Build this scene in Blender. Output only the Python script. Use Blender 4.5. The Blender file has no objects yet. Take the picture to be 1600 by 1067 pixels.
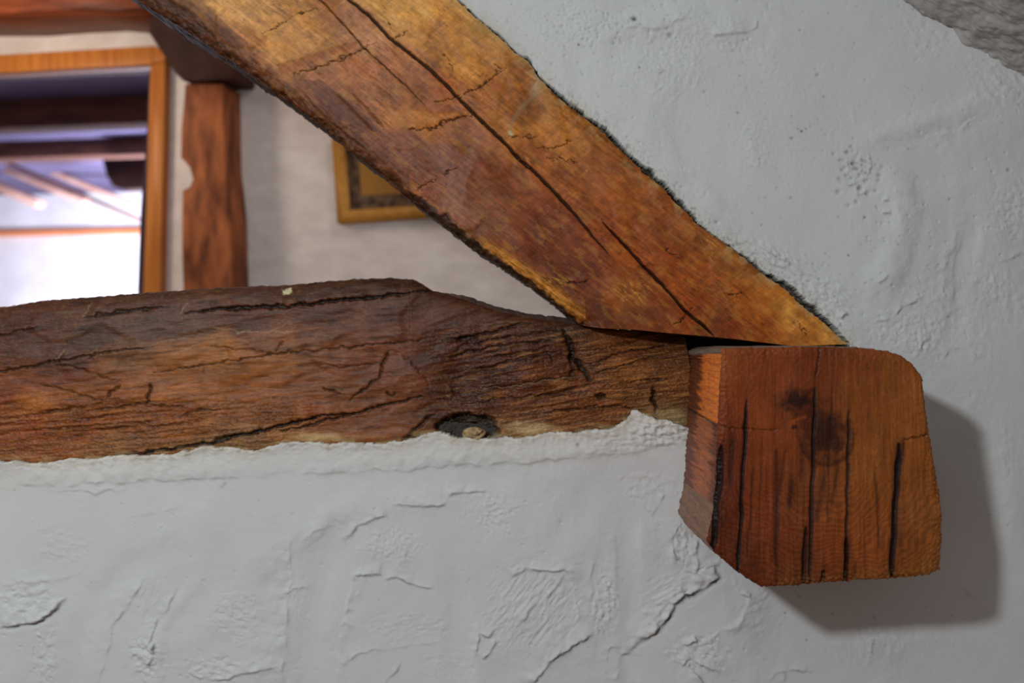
import bpy, math
import numpy as np

# ------------------------------------------------------------------ camera, world, lights
scn = bpy.context.scene
COL = scn.collection
D = 1.2                    # camera to the plaster wall (metres)
S = 40.0 / 36.0 * 1600 / D   # pixels per metre on the wall plane
F = S * D                  # focal length in pixels
CX, CY = 800.0, 533.5

cam_d = bpy.data.cameras.new('camera'); cam = bpy.data.objects.new('camera', cam_d); COL.objects.link(cam)
cam.location = (0, -D, 0); cam.rotation_euler = (math.pi / 2, 0, 0)
cam_d.sensor_width = 36; cam_d.lens = 40; cam_d.clip_start = 0.02
cam_d.dof.use_dof = True; cam_d.dof.focus_distance = 1.14; cam_d.dof.aperture_fstop = 4.5
scn.camera = cam

w = bpy.data.worlds.new('world'); scn.world = w; w.use_nodes = True
w.node_tree.nodes['Background'].inputs[0].default_value = (1.0, 0.90, 0.86, 1)
w.node_tree.nodes['Background'].inputs[1].default_value = 0.23

scn.view_settings.view_transform = 'Standard'; scn.view_settings.look = 'None'
scn.view_settings.gamma = 1; scn.view_settings.use_curve_mapping = False
scn.view_settings.exposure = 0.0

def lamp(name, kind, loc, energy, color, size=0.1, target=None):
    l = bpy.data.lights.new(name, kind); o = bpy.data.objects.new(name, l); COL.objects.link(o)
    l.energy = energy; l.color = color; o.location = loc
    if kind == 'AREA':
        l.shape = 'SQUARE'; l.size = size
    else:
        l.shadow_soft_size = size
    if target is not None:
        from mathutils import Vector
        o.rotation_euler = (Vector(target) - Vector(loc)).to_track_quat('-Z', 'Y').to_euler()
    return o

lamp('room_lamp', 'POINT', (-0.70, -1.60, 0.52), 52, (0.93, 0.98, 1.0), 0.055)

# back wall frame (turned 10 degrees, farther away on the left)
AN = math.radians(10)
EX = np.array([math.cos(AN), -math.sin(AN), 0]); EN = np.array([-math.sin(AN), -math.cos(AN), 0]); EZ = np.array([0, 0, 1.0])
OB = np.array([-400 / F * 2.75, 1.55, 0])
CAM = np.array([0, -D, 0])
def bl(px, py, off=0.0):
    """local (u, w) on the back wall plane shifted by off, of what is seen at px, py"""
    d = np.array([(px - CX) / F, 1.0, (CY - py) / F])
    t = np.dot(OB + off * EN - CAM, EN) / np.dot(d, EN)
    p = CAM + t * d - OB - off * EN
    return float(np.dot(p, EX)), float(p[2])
def bwld(u, wz, off): return OB + u * EX + wz * EZ + off * EN

_p = bwld(*bl(-140, 60, 0.55), 0.55)
lamp('warm_lamp', 'POINT', tuple(_p), 8, (1.0, 0.80, 0.62), 0.08)
_p = bwld(0.9, 1.15, 0.75)
lamp('back_room_lamp', 'POINT', tuple(_p), 10, (1.0, 0.86, 0.78), 0.15)
lamp('far_daylight_fill', 'AREA', tuple(bwld(-1.4, -0.55, -2.5)), 330, (0.80, 0.85, 1.0), 0.9, tuple(bwld(-0.85, 0.5, -4.6)))  # added area light inside the far room, blows out its wall

# ------------------------------------------------------------------ numpy helpers
def lin(c):
    c = np.asarray(c, float) / 255.0
    return np.where(c <= 0.04045, c / 12.92, ((c + 0.055) / 1.055) ** 2.4)
def perlin(x, y, seed=0):
    xi = np.floor(x).astype(np.int64); yi = np.floor(y).astype(np.int64)
    xf = x - xi; yf = y - yi
    def g(ix, iy):
        h = (ix * 374761393 + iy * 668265263 + seed * 1442695041) & 0xffffffff
        h = ((h ^ (h >> 13)) * 1274126177) & 0xffffffff
        h = h ^ (h >> 16)
        a = (h & 0xffff) / 65536.0 * 2 * math.pi
        return np.cos(a), np.sin(a)
    u = xf * xf * xf * (xf * (xf * 6 - 15) + 10); v = yf * yf * yf * (yf * (yf * 6 - 15) + 10)
    g00 = g(xi, yi); g10 = g(xi + 1, yi); g01 = g(xi, yi + 1); g11 = g(xi + 1, yi + 1)
    n00 = g00[0] * xf + g00[1] * yf; n10 = g10[0] * (xf - 1) + g10[1] * yf
    n01 = g01[0] * xf + g01[1] * (yf - 1); n11 = g11[0] * (xf - 1) + g11[1] * (yf - 1)
    return ((n00 * (1 - u) + n10 * u) * (1 - v) + (n01 * (1 - u) + n11 * u) * v) * 1.5
def fbm(x, y, seed=0, octv=4, gain=0.5):
    r = 0; a = 1.0; f = 1.0
    for k in range(octv):
        r = r + a * perlin(x * f + 17.3 * k, y * f - 9.1 * k, seed + k * 31); a *= gain; f *= 2.03
    return r
def sst(a, b, x):
    t = np.clip((x - a) / (b - a), 0, 1); return t * t * (3 - 2 * t)
def pld(PX, PY, pts, pad=1e9):
    """index, distance, sign (+ = right hand / below when going right), fraction along"""
    pts = np.asarray(pts, float)
    m = np.nonzero((PX > pts[:, 0].min() - pad) & (PX < pts[:, 0].max() + pad) & (PY > pts[:, 1].min() - pad) & (PY < pts[:, 1].max() + pad))[0]
    x = PX[m]; y = PY[m]
    best = np.full(x.shape, 1e18); sg = np.ones(x.shape); tt = np.zeros(x.shape)
    seg = np.hypot(*(pts[1:] - pts[:-1]).T); cum = np.concatenate([[0], np.cumsum(seg)])
    for k in range(len(pts) - 1):
        ax, ay = pts[k]; dx, dy = pts[k + 1] - pts[k]; L2 = dx * dx + dy * dy + 1e-9
        t = np.clip(((x - ax) * dx + (y - ay) * dy) / L2, 0, 1)
        d2 = (x - ax - t * dx) ** 2 + (y - ay - t * dy) ** 2
        b = d2 < best
        best = np.where(b, d2, best)
        sg = np.where(b, np.where(dx * (y - ay) - dy * (x - ax) >= 0, 1.0, -1.0), sg)
        tt = np.where(b, (cum[k] + t * seg[k]) / cum[-1], tt)
    return m, np.sqrt(best), sg, tt
def curve(pts, n):
    pts = np.asarray(pts, float)
    c = np.concatenate([[0], np.cumsum(np.hypot(*(pts[1:] - pts[:-1]).T))]); c /= c[-1]
    t = np.linspace(0, 1, n)
    return np.stack([np.interp(t, c, pts[:, 0]), np.interp(t, c, pts[:, 1])], 1)
def coons(top, bottom, left, right, ns, nt):
    T = curve(top, ns)[:, None]; B = curve(bottom, ns)[:, None]; L = curve(left, nt)[None]; R = curve(right, nt)[None]
    s = np.linspace(0, 1, ns)[:, None, None]; t = np.linspace(0, 1, nt)[None, :, None]
    return (1 - t) * T + t * B + (1 - s) * L + s * R - ((1 - s) * (1 - t) * T[0] + s * (1 - t) * T[-1] + (1 - s) * t * B[0] + s * t * B[-1])
def palette(PX, PY, cps, eps=14.0, power=1.7, warp=10, seed=3, scale=45.0, ang=0.0, stretch=1.0):
    """hand-picked wood colours (sRGB), seen shading and sheen included, spread between control points"""
    ca, sa = math.cos(ang), math.sin(ang)
    a = (PX * ca + PY * sa) / stretch; b = (-PX * sa + PY * ca)
    wx = PX + warp * fbm(a / scale, b / scale, seed, 4); wy = PY + warp * fbm(a / scale, b / scale, seed + 50, 4)
    num = np.zeros((len(PX), 3)); den = np.zeros(len(PX))
    for (x, y, c) in cps:
        dx = wx - x; dy = wy - y
        u = (dx * ca + dy * sa) / stretch; v = -dx * sa + dy * ca
        k = 1.0 / (u * u + v * v + eps * eps) ** power
        num += k[:, None] * lin(c); den += k
    return num / den[:, None]

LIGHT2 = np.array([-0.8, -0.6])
def ledge(H, PX, PY, pts, amp, wid, lit=False, C=None, dark=0.0, dw=1.6, depth=0.0):
    """a trowelled edge: one side of the line stands amp proud and falls back over wid"""
    m, d, sg, tt = pld(PX, PY, pts, wid * 4 + 6)
    pts = np.asarray(pts, float); e = pts[1:] - pts[:-1]
    nn = np.stack([-e[:, 1], e[:, 0]], 1).sum(0)
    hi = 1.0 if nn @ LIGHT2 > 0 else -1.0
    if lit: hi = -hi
    tap = np.clip(np.minimum(tt, 1 - tt) * 7, 0, 1) ** 0.7
    sd = d * sg * hi
    tap = tap * np.clip(0.85 + 0.9 * fbm(PX[m] / 22, PY[m] / 22, 17, 2), 0.1, 1.6)
    H[m] += amp * tap * np.where(sd > 0, np.exp(-sd / wid), np.exp(sd / 1.6))
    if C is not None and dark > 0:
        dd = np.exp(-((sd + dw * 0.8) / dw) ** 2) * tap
        C[m] *= (1 - np.clip(dark * 0.8 * dd, 0, 0.9))[:, None]  # groove shade painted below the edge, with a little grey dirt
    if depth > 0:
        H[m] -= depth * np.exp(-((sd + dw) / (dw * 1.3)) ** 2) * tap
def crack(H, C, PX, PY, pts, wd, depth, dark=0.9, dcol=(22, 12, 9), taper=6.0):
    m, d, sg, tt = pld(PX, PY, pts, wd * 4 + 4)
    tap = np.clip(np.minimum(tt, 1 - tt) * taper, 0.0, 1) ** 0.6
    k = 1 / (1 + (d / (wd * (0.35 + 0.65 * tap))) ** 6) * np.where((tt > 0) & (tt < 1), 1, 0)
    H[m] -= depth * k * tap
    k = (k * dark)[:, None]
    C[m] = C[m] * (1 - k) + lin(dcol) * k  # dark colour stands in for the crack's own shadow, and for dirt
def band(C, PX, PY, pts, wd, col, amt=1.0, soft=0.5):
    m, d, sg, tt = pld(PX, PY, pts, wd * 2 + 4)
    tap = np.clip(np.minimum(tt, 1 - tt) * 8, 0, 1)
    k = ((1 - sst(wd * (1 - soft), wd, d)) * amt * tap)[:, None]
    C[m] = C[m] * (1 - k) + lin(col) * k
def blob(PX, PY, cx, cy, rx, ry, soft=0.4, seed=1, wob=0.25):
    r = np.hypot((PX - cx) / rx, (PY - cy) / ry) + wob * fbm(PX / 14, PY / 14, seed, 3)
    return 1 - sst(1 - soft, 1, r)

def mesh_from(name, V, Fq, mat, C=None, ngons=(), smooth=True, parent=None, center=True):
    V = np.asarray(V, float)
    loc = np.zeros(3)
    if center and parent is None:
        loc = (V.min(0) + V.max(0)) / 2; loc[2] = V[:, 2].min()
        V = V - loc
    elif parent is not None:
        V = V - np.array(parent.location)
    me = bpy.data.meshes.new(name)
    Fq = np.asarray(Fq, np.int32).reshape(-1, 4); nq = len(Fq)
    loops = list(Fq.ravel()); lv = np.concatenate([Fq.ravel()] + [np.asarray(g, np.int32) for g in ngons]) if ngons else Fq.ravel()
    starts = np.arange(nq) * 4
    if ngons:
        s = nq * 4; ex = []
        for g in ngons: ex.append(s); s += len(g)
        starts = np.concatenate([starts, ex])
    me.vertices.add(len(V)); me.vertices.foreach_set('co', V.astype(np.float32).ravel())
    me.loops.add(len(lv)); me.loops.foreach_set('vertex_index', lv.astype(np.int32))
    me.polygons.add(len(starts)); me.polygons.foreach_set('loop_start', starts.astype(np.int32))
    me.update(calc_edges=True)
    me.validate()
    if smooth: me.polygons.foreach_set('use_smooth', np.ones(len(me.polygons), bool))
    if C is not None:
        at = me.color_attributes.new('Col', 'FLOAT_COLOR', 'POINT')
        at.data.foreach_set('color', np.concatenate([C, np.ones((len(C), 1))], 1).astype(np.float32).ravel())
    me.materials.append(mat)
    o = bpy.data.objects.new(name, me); COL.objects.link(o); o.location = loc
    if parent is not None:
        o.parent = parent; o.location = (0, 0, 0)
    return o
def grid_quads(ns, nt):
    i, j = np.meshgrid(np.arange(ns - 1), np.arange(nt - 1), indexing='ij')
    a = i * nt + j
    return np.stack([a, a + 1, a + nt + 1, a + nt], -1).reshape(-1, 4)
def block(name, G, y0, H, C, mat, depths, sidefn, parent=None):
    """front height field G (ns, nt, 2 in pixels at depth y0) pushed back into a solid"""
    ns, nt = G.shape[:2]
    k = (D + y0) / D
    P = G.reshape(-1, 2)
    X = (P[:, 0] - CX) / S * k; Z = (CY - P[:, 1]) / S * k
    V = [np.stack([X, y0 - H, Z], 1)]; CC = [C]
    q = [grid_quads(ns, nt)]
    idx = np.arange(ns * nt).reshape(ns, nt)
    ring = np.concatenate([idx[0, :-1], idx[:-1, -1], idx[-1, :0:-1], idx[:0:-1, 0]])
    pr = P[ring]; prev = ring; base = ns * nt; n = len(ring)
    y_edge = y0 - H[ring]
    for d in depths:
        dxy, c = sidefn(pr[:, 0], pr[:, 1], d)
        Xr = (pr[:, 0] + dxy[0] - CX) / S * k; Zr = (CY - pr[:, 1] - dxy[1]) / S * k
        kk = min(1.0, d / 0.03)
        V.append(np.stack([Xr, (y_edge + d) * (1 - kk) + (y0 + d) * kk, Zr], 1)); CC.append(c)
        cur = base + np.arange(n)
        q.append(np.stack([np.roll(prev, -1), prev, cur, np.roll(cur, -1)], 1))
        prev = cur; base += n
    return mesh_from(name, np.concatenate(V), np.concatenate(q), mat, np.concatenate(CC), ngons=[prev[::-1]], parent=parent)

def tag(o, label=None, cat=None, group=None, kind=None):
    if label: o['label'] = label
    if cat: o['category'] = cat
    if group: o['group'] = group
    if kind: o['kind'] = kind
    return o

# ------------------------------------------------------------------ materials
def newmat(name):
    m = bpy.data.materials.new(name); m.use_nodes = True
    return m, m.node_tree, m.node_tree.nodes['Principled BSDF']
def wood_attr(name, rot_y, rough=0.42, gr=0.28, bump=0.35, coat=0.0, stretch=14.0, fine=420.0):
    """vertex colour times fine grain that runs along the beam"""
    m, nt, b = newmat(name); N = nt.nodes; L = nt.links
    at = N.new('ShaderNodeAttribute'); at.attribute_name = 'Col'
    tc = N.new('ShaderNodeTexCoord')
    m1 = N.new('ShaderNodeMapping'); m1.inputs['Rotation'].default_value = (0, rot_y, 0)
    m2 = N.new('ShaderNodeMapping'); m2.inputs['Scale'].default_value = (fine / stretch, fine / 3, fine)
    L.new(tc.outputs['Object'], m1.inputs['Vector']); L.new(m1.outputs[0], m2.inputs['Vector'])
    n1 = N.new('ShaderNodeTexNoise'); n1.inputs['Scale'].default_value = 1.0; n1.inputs['Detail'].default_value = 5; n1.inputs['Roughness'].default_value = 0.65
    L.new(m2.outputs[0], n1.inputs['Vector'])
    n2 = N.new('ShaderNodeTexNoise'); n2.inputs['Scale'].default_value = 260; n2.inputs['Detail'].default_value = 4
    L.new(tc.outputs['Object'], n2.inputs['Vector'])
    mr = N.new('ShaderNodeMapRange'); mr.inputs[1].default_value = 0.3; mr.inputs[2].default_value = 0.7
    mr.inputs[3].default_value = 1 - gr; mr.inputs[4].default_value = 1 + gr
    L.new(n1.outputs[0], mr.inputs[0])
    mr2 = N.new('ShaderNodeMapRange'); mr2.inputs[1].default_value = 0.3; mr2.inputs[2].default_value = 0.7
    mr2.inputs[3].default_value = 0.90; mr2.inputs[4].default_value = 1.10
    L.new(n2.outputs[0], mr2.inputs[0])
    mu = N.new('ShaderNodeMath'); mu.operation = 'MULTIPLY'; L.new(mr.outputs[0], mu.inputs[0]); L.new(mr2.outputs[0], mu.inputs[1])
    vm = N.new('ShaderNodeVectorMath'); vm.operation = 'SCALE'
    L.new(at.outputs['Color'], vm.inputs[0]); L.new(mu.outputs[0], vm.inputs['Scale'])
    L.new(vm.outputs[0], b.inputs['Base Color'])
    ad = N.new('ShaderNodeMath'); ad.operation = 'MULTIPLY_ADD'; ad.inputs[1].default_value = 0.5
    L.new(n2.outputs[0], ad.inputs[0]); L.new(n1.outputs[0], ad.inputs[2])
    bp = N.new('ShaderNodeBump'); bp.inputs['Strength'].default_value = bump; bp.inputs['Distance'].default_value = 0.0012
    L.new(ad.outputs[0], bp.inputs['Height']); L.new(bp.outputs[0], b.inputs['Normal'])
    b.inputs['Roughness'].default_value = rough
    b.inputs['Specular IOR Level'].default_value = 0.25
    b.inputs['Coat Weight'].default_value = coat; b.inputs['Coat Roughness'].default_value = 0.3
    return m
def plaster_attr(name, bump=0.5):
    m, nt, b = newmat(name); N = nt.nodes; L = nt.links
    at = N.new('ShaderNodeAttribute'); at.attribute_name = 'Col'
    tc = N.new('ShaderNodeTexCoord')
    n1 = N.new('ShaderNodeTexNoise'); n1.inputs['Scale'].default_value = 150; n1.inputs['Detail'].default_value = 6; n1.inputs['Roughness'].default_value = 0.6
    n2 = N.new('ShaderNodeTexNoise'); n2.inputs['Scale'].default_value = 9; n2.inputs['Detail'].default_value = 4
    L.new(tc.outputs['Object'], n1.inputs['Vector']); L.new(tc.outputs['Object'], n2.inputs['Vector'])
    mr = N.new('ShaderNodeMapRange'); mr.inputs[1].default_value = 0.3; mr.inputs[2].default_value = 0.7
    mr.inputs[3].default_value = 0.965; mr.inputs[4].default_value = 1.02
    L.new(n2.outputs[0], mr.inputs[0])
    vm = N.new('ShaderNodeVectorMath'); vm.operation = 'SCALE'
    L.new(at.outputs['Color'], vm.inputs[0]); L.new(mr.outputs[0], vm.inputs['Scale']); L.new(vm.outputs[0], b.inputs['Base Color'])
    bp = N.new('ShaderNodeBump'); bp.inputs['Strength'].default_value = bump; bp.inputs['Distance'].default_value = 0.0009
    L.new(n1.outputs[0], bp.inputs['Height']); L.new(bp.outputs[0], b.inputs['Normal'])
    b.inputs['Roughness'].default_value = 0.75; b.inputs['Specular IOR Level'].default_value = 0.25
    return m
def noisy(name, c1, c2, scale=(8, 8, 8), rough=0.6, bump=0.2, rotz=0.0, detail=4, dist=0.01):
    m, nt, b = newmat(name); N = nt.nodes; L = nt.links
    tc = N.new('ShaderNodeTexCoord'); mp = N.new('ShaderNodeMapping'); mp.inputs['Scale'].default_value = scale; mp.inputs['Rotation'].default_value = (0, 0, rotz)
    n = N.new('ShaderNodeTexNoise'); n.inputs['Scale'].default_value = 1; n.inputs['Detail'].default_value = detail
    L.new(tc.outputs['Object'], mp.inputs[0]); L.new(mp.outputs[0], n.inputs['Vector'])
    r = N.new('ShaderNodeValToRGB'); r.color_ramp.elements[0].position = 0.35; r.color_ramp.elements[1].position = 0.65
    r.color_ramp.elements[0].color = (*lin(c1), 1); r.color_ramp.elements[1].color = (*lin(c2), 1)
    L.new(n.outputs[0], r.inputs[0]); L.new(r.outputs[0], b.inputs['Base Color'])
    bp = N.new('ShaderNodeBump'); bp.inputs['Strength'].default_value = bump; bp.inputs['Distance'].default_value = dist
    L.new(n.outputs[0], bp.inputs['Height']); L.new(bp.outputs[0], b.inputs['Normal'])
    b.inputs['Roughness'].default_value = rough; b.inputs['Specular IOR Level'].default_value = 0.2
    return m

# ------------------------------------------------------------------ outlines (pixels on the wall plane)
RAF_UP = [(220, -440), (715, 0), (738, 22), (760, 40), (790, 66), (805, 82), (826, 95), (842, 120), (858, 137), (880, 158), (905, 176), (925, 192), (945, 208), (965, 230),
          (985, 248), (1005, 268), (1035, 292), (1055, 315), (1072, 330), (1090, 350), (1118, 370), (1150, 392), (1175, 412), (1200, 433), (1228, 452), (1250, 474), (1290, 505), (1325, 538)]
RAF_LO = [(-265, -340), (215, 0), (240, 16), (262, 28), (290, 46), (320, 66), (345, 86), (365, 96), (395, 119), (420, 138), (450, 158), (475, 178), (505, 198), (525, 216), (545, 236), (575, 256), (600, 277),
          (625, 300), (652, 322), (680, 342), (705, 360), (730, 382), (748, 394), (775, 410), (800, 427), (830, 448), (860, 470), (880, 486), (898, 503), (912, 509)]
RAF_END = [(912, 509), (940, 513), (990, 515), (1040, 520), (1100, 525), (1150, 530), (1205, 540), (1325, 541)]
TIE_TOP = [(-420, 505), (0, 479), (30, 474), (60, 470), (150, 463), (230, 457), (300, 452), (400, 447), (440, 446), (500, 440), (560, 436), (610, 434), (642, 436), (660, 446), (675, 454),
           (717, 465), (770, 484), (822, 496), (870, 502), (903, 506), (960, 514), (1079, 520)]
TIE_BOT = [(-420, 760), (0, 722), (60, 722), (100, 719), (157, 716), (187, 712), (262, 710), (300, 703), (326, 698), (360, 700), (394, 702), (424, 695), (450, 689), (520, 690), (600, 692), (626, 693),
           (645, 684), (658, 676), (680, 677), (700, 681), (740, 684), (784, 684), (830, 681), (875, 676), (910, 674), (950, 668), (978, 659), (990, 643), (1005, 645), (1025, 653), (1048, 658), (1079, 668)]

# ------------------------------------------------------------------ plaster wall
def axis(a, b, st, lo, hi, far):
    core = np.arange(a, b + st, st)
    l = [a]; s = st
    while l[-1] > lo: s = min(s * 1.15, far); l.append(l[-1] - s)
    r = [core[-1]]; s = st
    while r[-1] < hi: s = min(s * 1.15, far); r.append(r[-1] + s)
    return np.concatenate([np.array(l[1:])[::-1], core, np.array(r[1:])])
gx = axis(-30, 1630, 1.7, -1100, 2300, 40); gy = axis(-30, 1095, 1.7, -700, 2500, 60)
PX, PY = [a.ravel() for a in np.meshgrid(gx, gy, indexing='ij')]
H = np.zeros(PX.shape)
WX = PX + 4.5 * fbm(PX / 42, PY / 42, 11, 5, 0.55); WY = PY + 4.5 * fbm(PX / 42, PY / 42, 12, 5, 0.55)
C = np.tile(np.array([0.70, 0.725, 0.735]), (len(PX), 1))
MM = 1 / S   # metres per pixel
H += 6.0 * MM * fbm(PX / 240, PY / 260, 5, 3) + 1.5 * MM * fbm(PX / 70, PY / 90, 8, 3)
def trough(pts, half, amp):
    m, d, sg, tt = pld(WX, WY, pts, half * 2)
    H[m] += amp * MM * np.exp(-(d / half) ** 4) * (0.5 + 0.5 * np.cos(np.clip(d / half, 0, 1) * math.pi)) * np.clip(np.minimum(tt, 1 - tt) * 5, 0, 1)
for t_ in [([(100, 1200), (118, 1020), (150, 930), (215, 880), (300, 850)], 34, -7), ([(478, 1200), (487, 1000), (500, 900), (530, 840), (580, 820)], 46, -10), ([(720, 1200), (715, 1000), (712, 900), (705, 830)], 34, -6),
           ([(985, 1150), (985, 1000), (982, 900), (980, 780)], 26, -6), ([(265, 1150), (235, 1040), (262, 960), (320, 900)], 22, 2.5), ([(380, 880), (560, 790), (760, 760)], 40, 2), ([(1385, 240), (1415, 320), (1395, 420), (1340, 470)], 40, 6),
           ([(1520, 330), (1500, 430), (1490, 560)], 26, -6), ([(1320, 230), (1450, 190), (1560, 150)], 34, 6), ([(900, 60), (1050, 30), (1200, 60)], 40, 5), ([(1030, 160), (1200, 330), (1330, 420)], 60, -7), ([(1540, 600), (1555, 800), (1530, 1000)], 30, -5)]:
    trough(*t_)
H += 0.20 * MM * fbm(PX / 9, PY / 9, 21, 3) + 0.16 * MM * fbm(PX / 4.2, PY / 4.2, 22, 2)
# rough patches: centre, radii, amplitude, cell size, stroke angle, stretch
def rough(cx, cy, rx, ry, amp, cell, ang=0.0, st=1.0, seed=7, soft=0.6):
    m = np.nonzero((abs(PX - cx) < rx * 1.4) & (abs(PY - cy) < ry * 1.4))[0]
    x = PX[m]; y = PY[m]; k = blob(x, y, cx, cy, rx, ry, soft, seed, 0.35)
    a = math.radians(ang); u = (x * math.cos(a) + y * math.sin(a)) / (cell * st); v = (-x * math.sin(a) + y * math.cos(a)) / cell
    n = 0.75 * fbm(u, v, seed, 5, 0.6) - 1.3 * np.clip(fbm(u * 1.4, v * 1.4, seed + 5, 3) - 0.22, 0, 1)
    H[m] += amp * MM * k * n
for r in [(100, 855, 55, 40, 2.2, 9, 20, 1.6, 1), (45, 935, 60, 32, 2.4, 9, -8, 2, 2), (75, 1020, 30, 60, 2.6, 10, 60, 1.5, 3), (235, 940, 30, 60, 2.2, 9, -60, 2.2, 4),
          (225, 1030, 40, 45, 3.2, 11, 30, 1.3, 5), (370, 960, 45, 60, 1.4, 8, 10, 1.6, 6), (470, 940, 20, 60, 2.0, 9, 80, 1.6, 7), (620, 850, 70, 38, 1.5, 7, 10, 1, 8),
          (755, 800, 60, 40, 1.8, 7, 20, 1, 9), (830, 950, 95, 80, 1.7, 5, -52, 5, 10), (945, 950, 28, 75, 3.0, 7, 85, 1.6, 11), (640, 980, 90, 30, 2.2, 8, -15, 2.5, 12),
          (1010, 760, 60, 35, 3.0, 11, 10, 1.2, 13), (1068, 850, 24, 60, 3.4, 12, 80, 1.6, 14), (1040, 940, 60, 60, 2.0, 8, -30, 4, 15), (1090, 1020, 60, 40, 2.4, 10, 20, 1.3, 16),
          (1190, 960, 50, 50, 1.3, 9, -35, 3, 17), (1340, 265, 34, 42, 3.4, 11, 10, 1, 18), (1080, 90, 150, 90, 1.0, 7, 20, 1, 19), (1210, 200, 200, 130, 0.8, 6, 0, 1, 20),
          (860, 40, 110, 50, 1.4, 6, 0, 1, 21), (1180, 400, 110, 50, 1.8, 6, 40, 2, 22), (1290, 470, 60, 50, 2.6, 8, 40, 2, 23), (1510, 480, 110, 90, 2.0, 10, 75, 2, 24),
          (1450, 520, 120, 50, 1.8, 11, 0, 1, 25), (1560, 110, 80, 60, 2.6, 10, 40, 1.6, 26), (1450, 50, 60, 60, 2.4, 11, 50, 1.3, 27), (1590, 330, 60, 60, 1.4, 9, 0, 1, 28),
          (700, 1040, 60, 40, 1.3, 8, 0, 1, 29), (1400, 1000, 160, 60, 0.8, 9, 80, 2, 30), (130, 780, 60, 20, 0.9, 9, 0, 2, 31), (990, 690, 110, 22, 2.4, 10, 0, 2, 32),
          (1540, 700, 70, 120, 1.0, 10, 80, 2, 33), (530, 1000, 30, 60, 1.2, 10, 80, 2, 34), (330, 1045, 60, 30, 2.0, 9, 0, 2, 35)]:
    rough(*r)
K = dict(H=H, PX=WX, PY=WY)
def lg(pts, a, wd=14, **k): ledge(H, WX, WY, pts, a * MM, wd, C=C, **k)
lg([(0, 977), (28, 975), (41, 973), (72, 963), (86, 953), (105, 930)], 8.0, 16, dark=0.6, dw=3.0, depth=4 * MM)
lg([(0, 915), (28, 910), (69, 908), (117, 899), (129, 891), (139, 875)], 2.2)
lg([(52, 820), (83, 829), (103, 841)], 1.6, 8); lg([(60, 868), (76, 860), (96, 868), (117, 882)], 1.8, 8)
lg([(282, 912), (272, 924), (265, 948), (246, 967), (237, 992), (220, 1013)], 3.4, 12, dark=0.25)
lg([(225, 903), (193, 958), (179, 975), (172, 1010), (162, 1040), (151, 1067)], 3.0, 22, dark=0.15)
lg([(241, 1000), (237, 1020), (230, 1039)], 5.0, 8, dark=0.5, dw=2.4)
lg([(296, 1051), (320, 1064), (361, 1059), (382, 1047), (416, 1044), (437, 1039)], 3.0, 12, dark=0.2)
lg([(454, 838), (452, 920), (447, 975), (440, 1080)], 2.6, 30, lit=False)
lg([(447, 930), (464, 917), (482, 915)], 2.6, 8); lg([(471, 851), (492, 827), (516, 822), (540, 829)], 1.8, 10)
lg([(-40, 760), (103, 757), (234, 750), (310, 746), (413, 743), (447, 738), (540, 737), (612, 733), (687, 729), (800, 722), (912, 714), (987, 706), (1020, 701), (1060, 699)], 1.8, 50, dark=0.06, dw=1.5)
m_, d_, s_, t_ = pld(WX, WY, [(-40, 746), (103, 742), (234, 737), (413, 729), (540, 724), (687, 718), (800, 711), (912, 703), (1000, 692)]); H += 2.6 * MM * np.exp(-(d_ / 15) ** 2) * (0.8 + 0.5 * fbm(PX / 60, PY / 60, 44, 2))
lg([(76, 765), (110, 765), (148, 772), (169, 765), (200, 762)], 1.8, 10, dark=0.15)
lg([(344, 762), (350, 757), (357, 751)], 3.5, 4, dark=0.7, dw=2.2)
lg([(534, 846), (556, 827), (571, 816), (586, 807), (609, 805)], 3.0, 12, dark=0.25)
lg([(612, 784), (650, 794), (672, 790), (691, 784), (710, 769), (770, 767)], 3.4, 12, dark=0.25)
lg([(556, 897), (575, 896), (599, 893)], 4.5, 9, dark=0.4, dw=2.2); lg([(601, 904), (620, 899), (639, 910), (661, 916), (680, 917)], 3.6, 9, dark=0.3)
lg([(556, 876), (545, 944), (530, 1011), (518, 1080)], 2.8, 22, lit=True)
lg([(690, 907), (720, 905), (735, 903)], 1.4, 10); lg([(690, 1000), (650, 1008), (600, 1012), (560, 1022), (530, 1040)], 2.4, 12)
lg([(796, 899), (822, 886), (852, 892), (882, 889), (894, 906)], 3.0, 10, dark=0.3); lg([(882, 889), (896, 910), (901, 940), (905, 975)], 2.6, 10, lit=True)
lg([(882, 896), (860, 925), (830, 950), (800, 985)], 2.6, 9, dark=0.15)
lg([(746, 1026), (747, 987), (762, 992), (775, 984), (789, 981)], 3.2, 8, dark=0.35); lg([(774, 996), (768, 1018), (758, 1032)], 3.2, 7, dark=0.3)
lg([(828, 1075), (860, 1030), (875, 1019), (897, 1006), (927, 992)], 5.5, 14, dark=0.45, dw=2.4)
lg([(924, 940), (924, 902), (927, 880), (942, 880)], 2.2, 8); lg([(598, 1090), (612, 1055), (625, 1030)], 3.4, 8, dark=0.3)
lg([(1125, 880), (1111, 884), (1120, 902), (1112, 910), (1095, 922), (1070, 931), (1052, 947), (1047, 962), (1025, 985), (1000, 1002), (985, 1022), (972, 1027)], 9, 22, dark=0.75, dw=3.4, depth=5 * MM)
lg([(1062, 917), (1064, 926), (1069, 930)], 3.0, 6, dark=0.3); lg([(975, 1026), (990, 1022), (1006, 1021)], 3.0, 6, dark=0.4)
lg([(1145, 897), (1152, 922), (1172, 934), (1160, 965), (1137, 980), (1100, 1002)], 3.4, 9, lit=True); lg([(1157, 926), (1172, 933)], 2.5, 6, dark=0.2)
lg([(947, 1037), (952, 1012), (972, 1012)], 3.4, 8, dark=0.35); lg([(963, 1067), (968, 1040), (972, 1027)], 3, 8)
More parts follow.
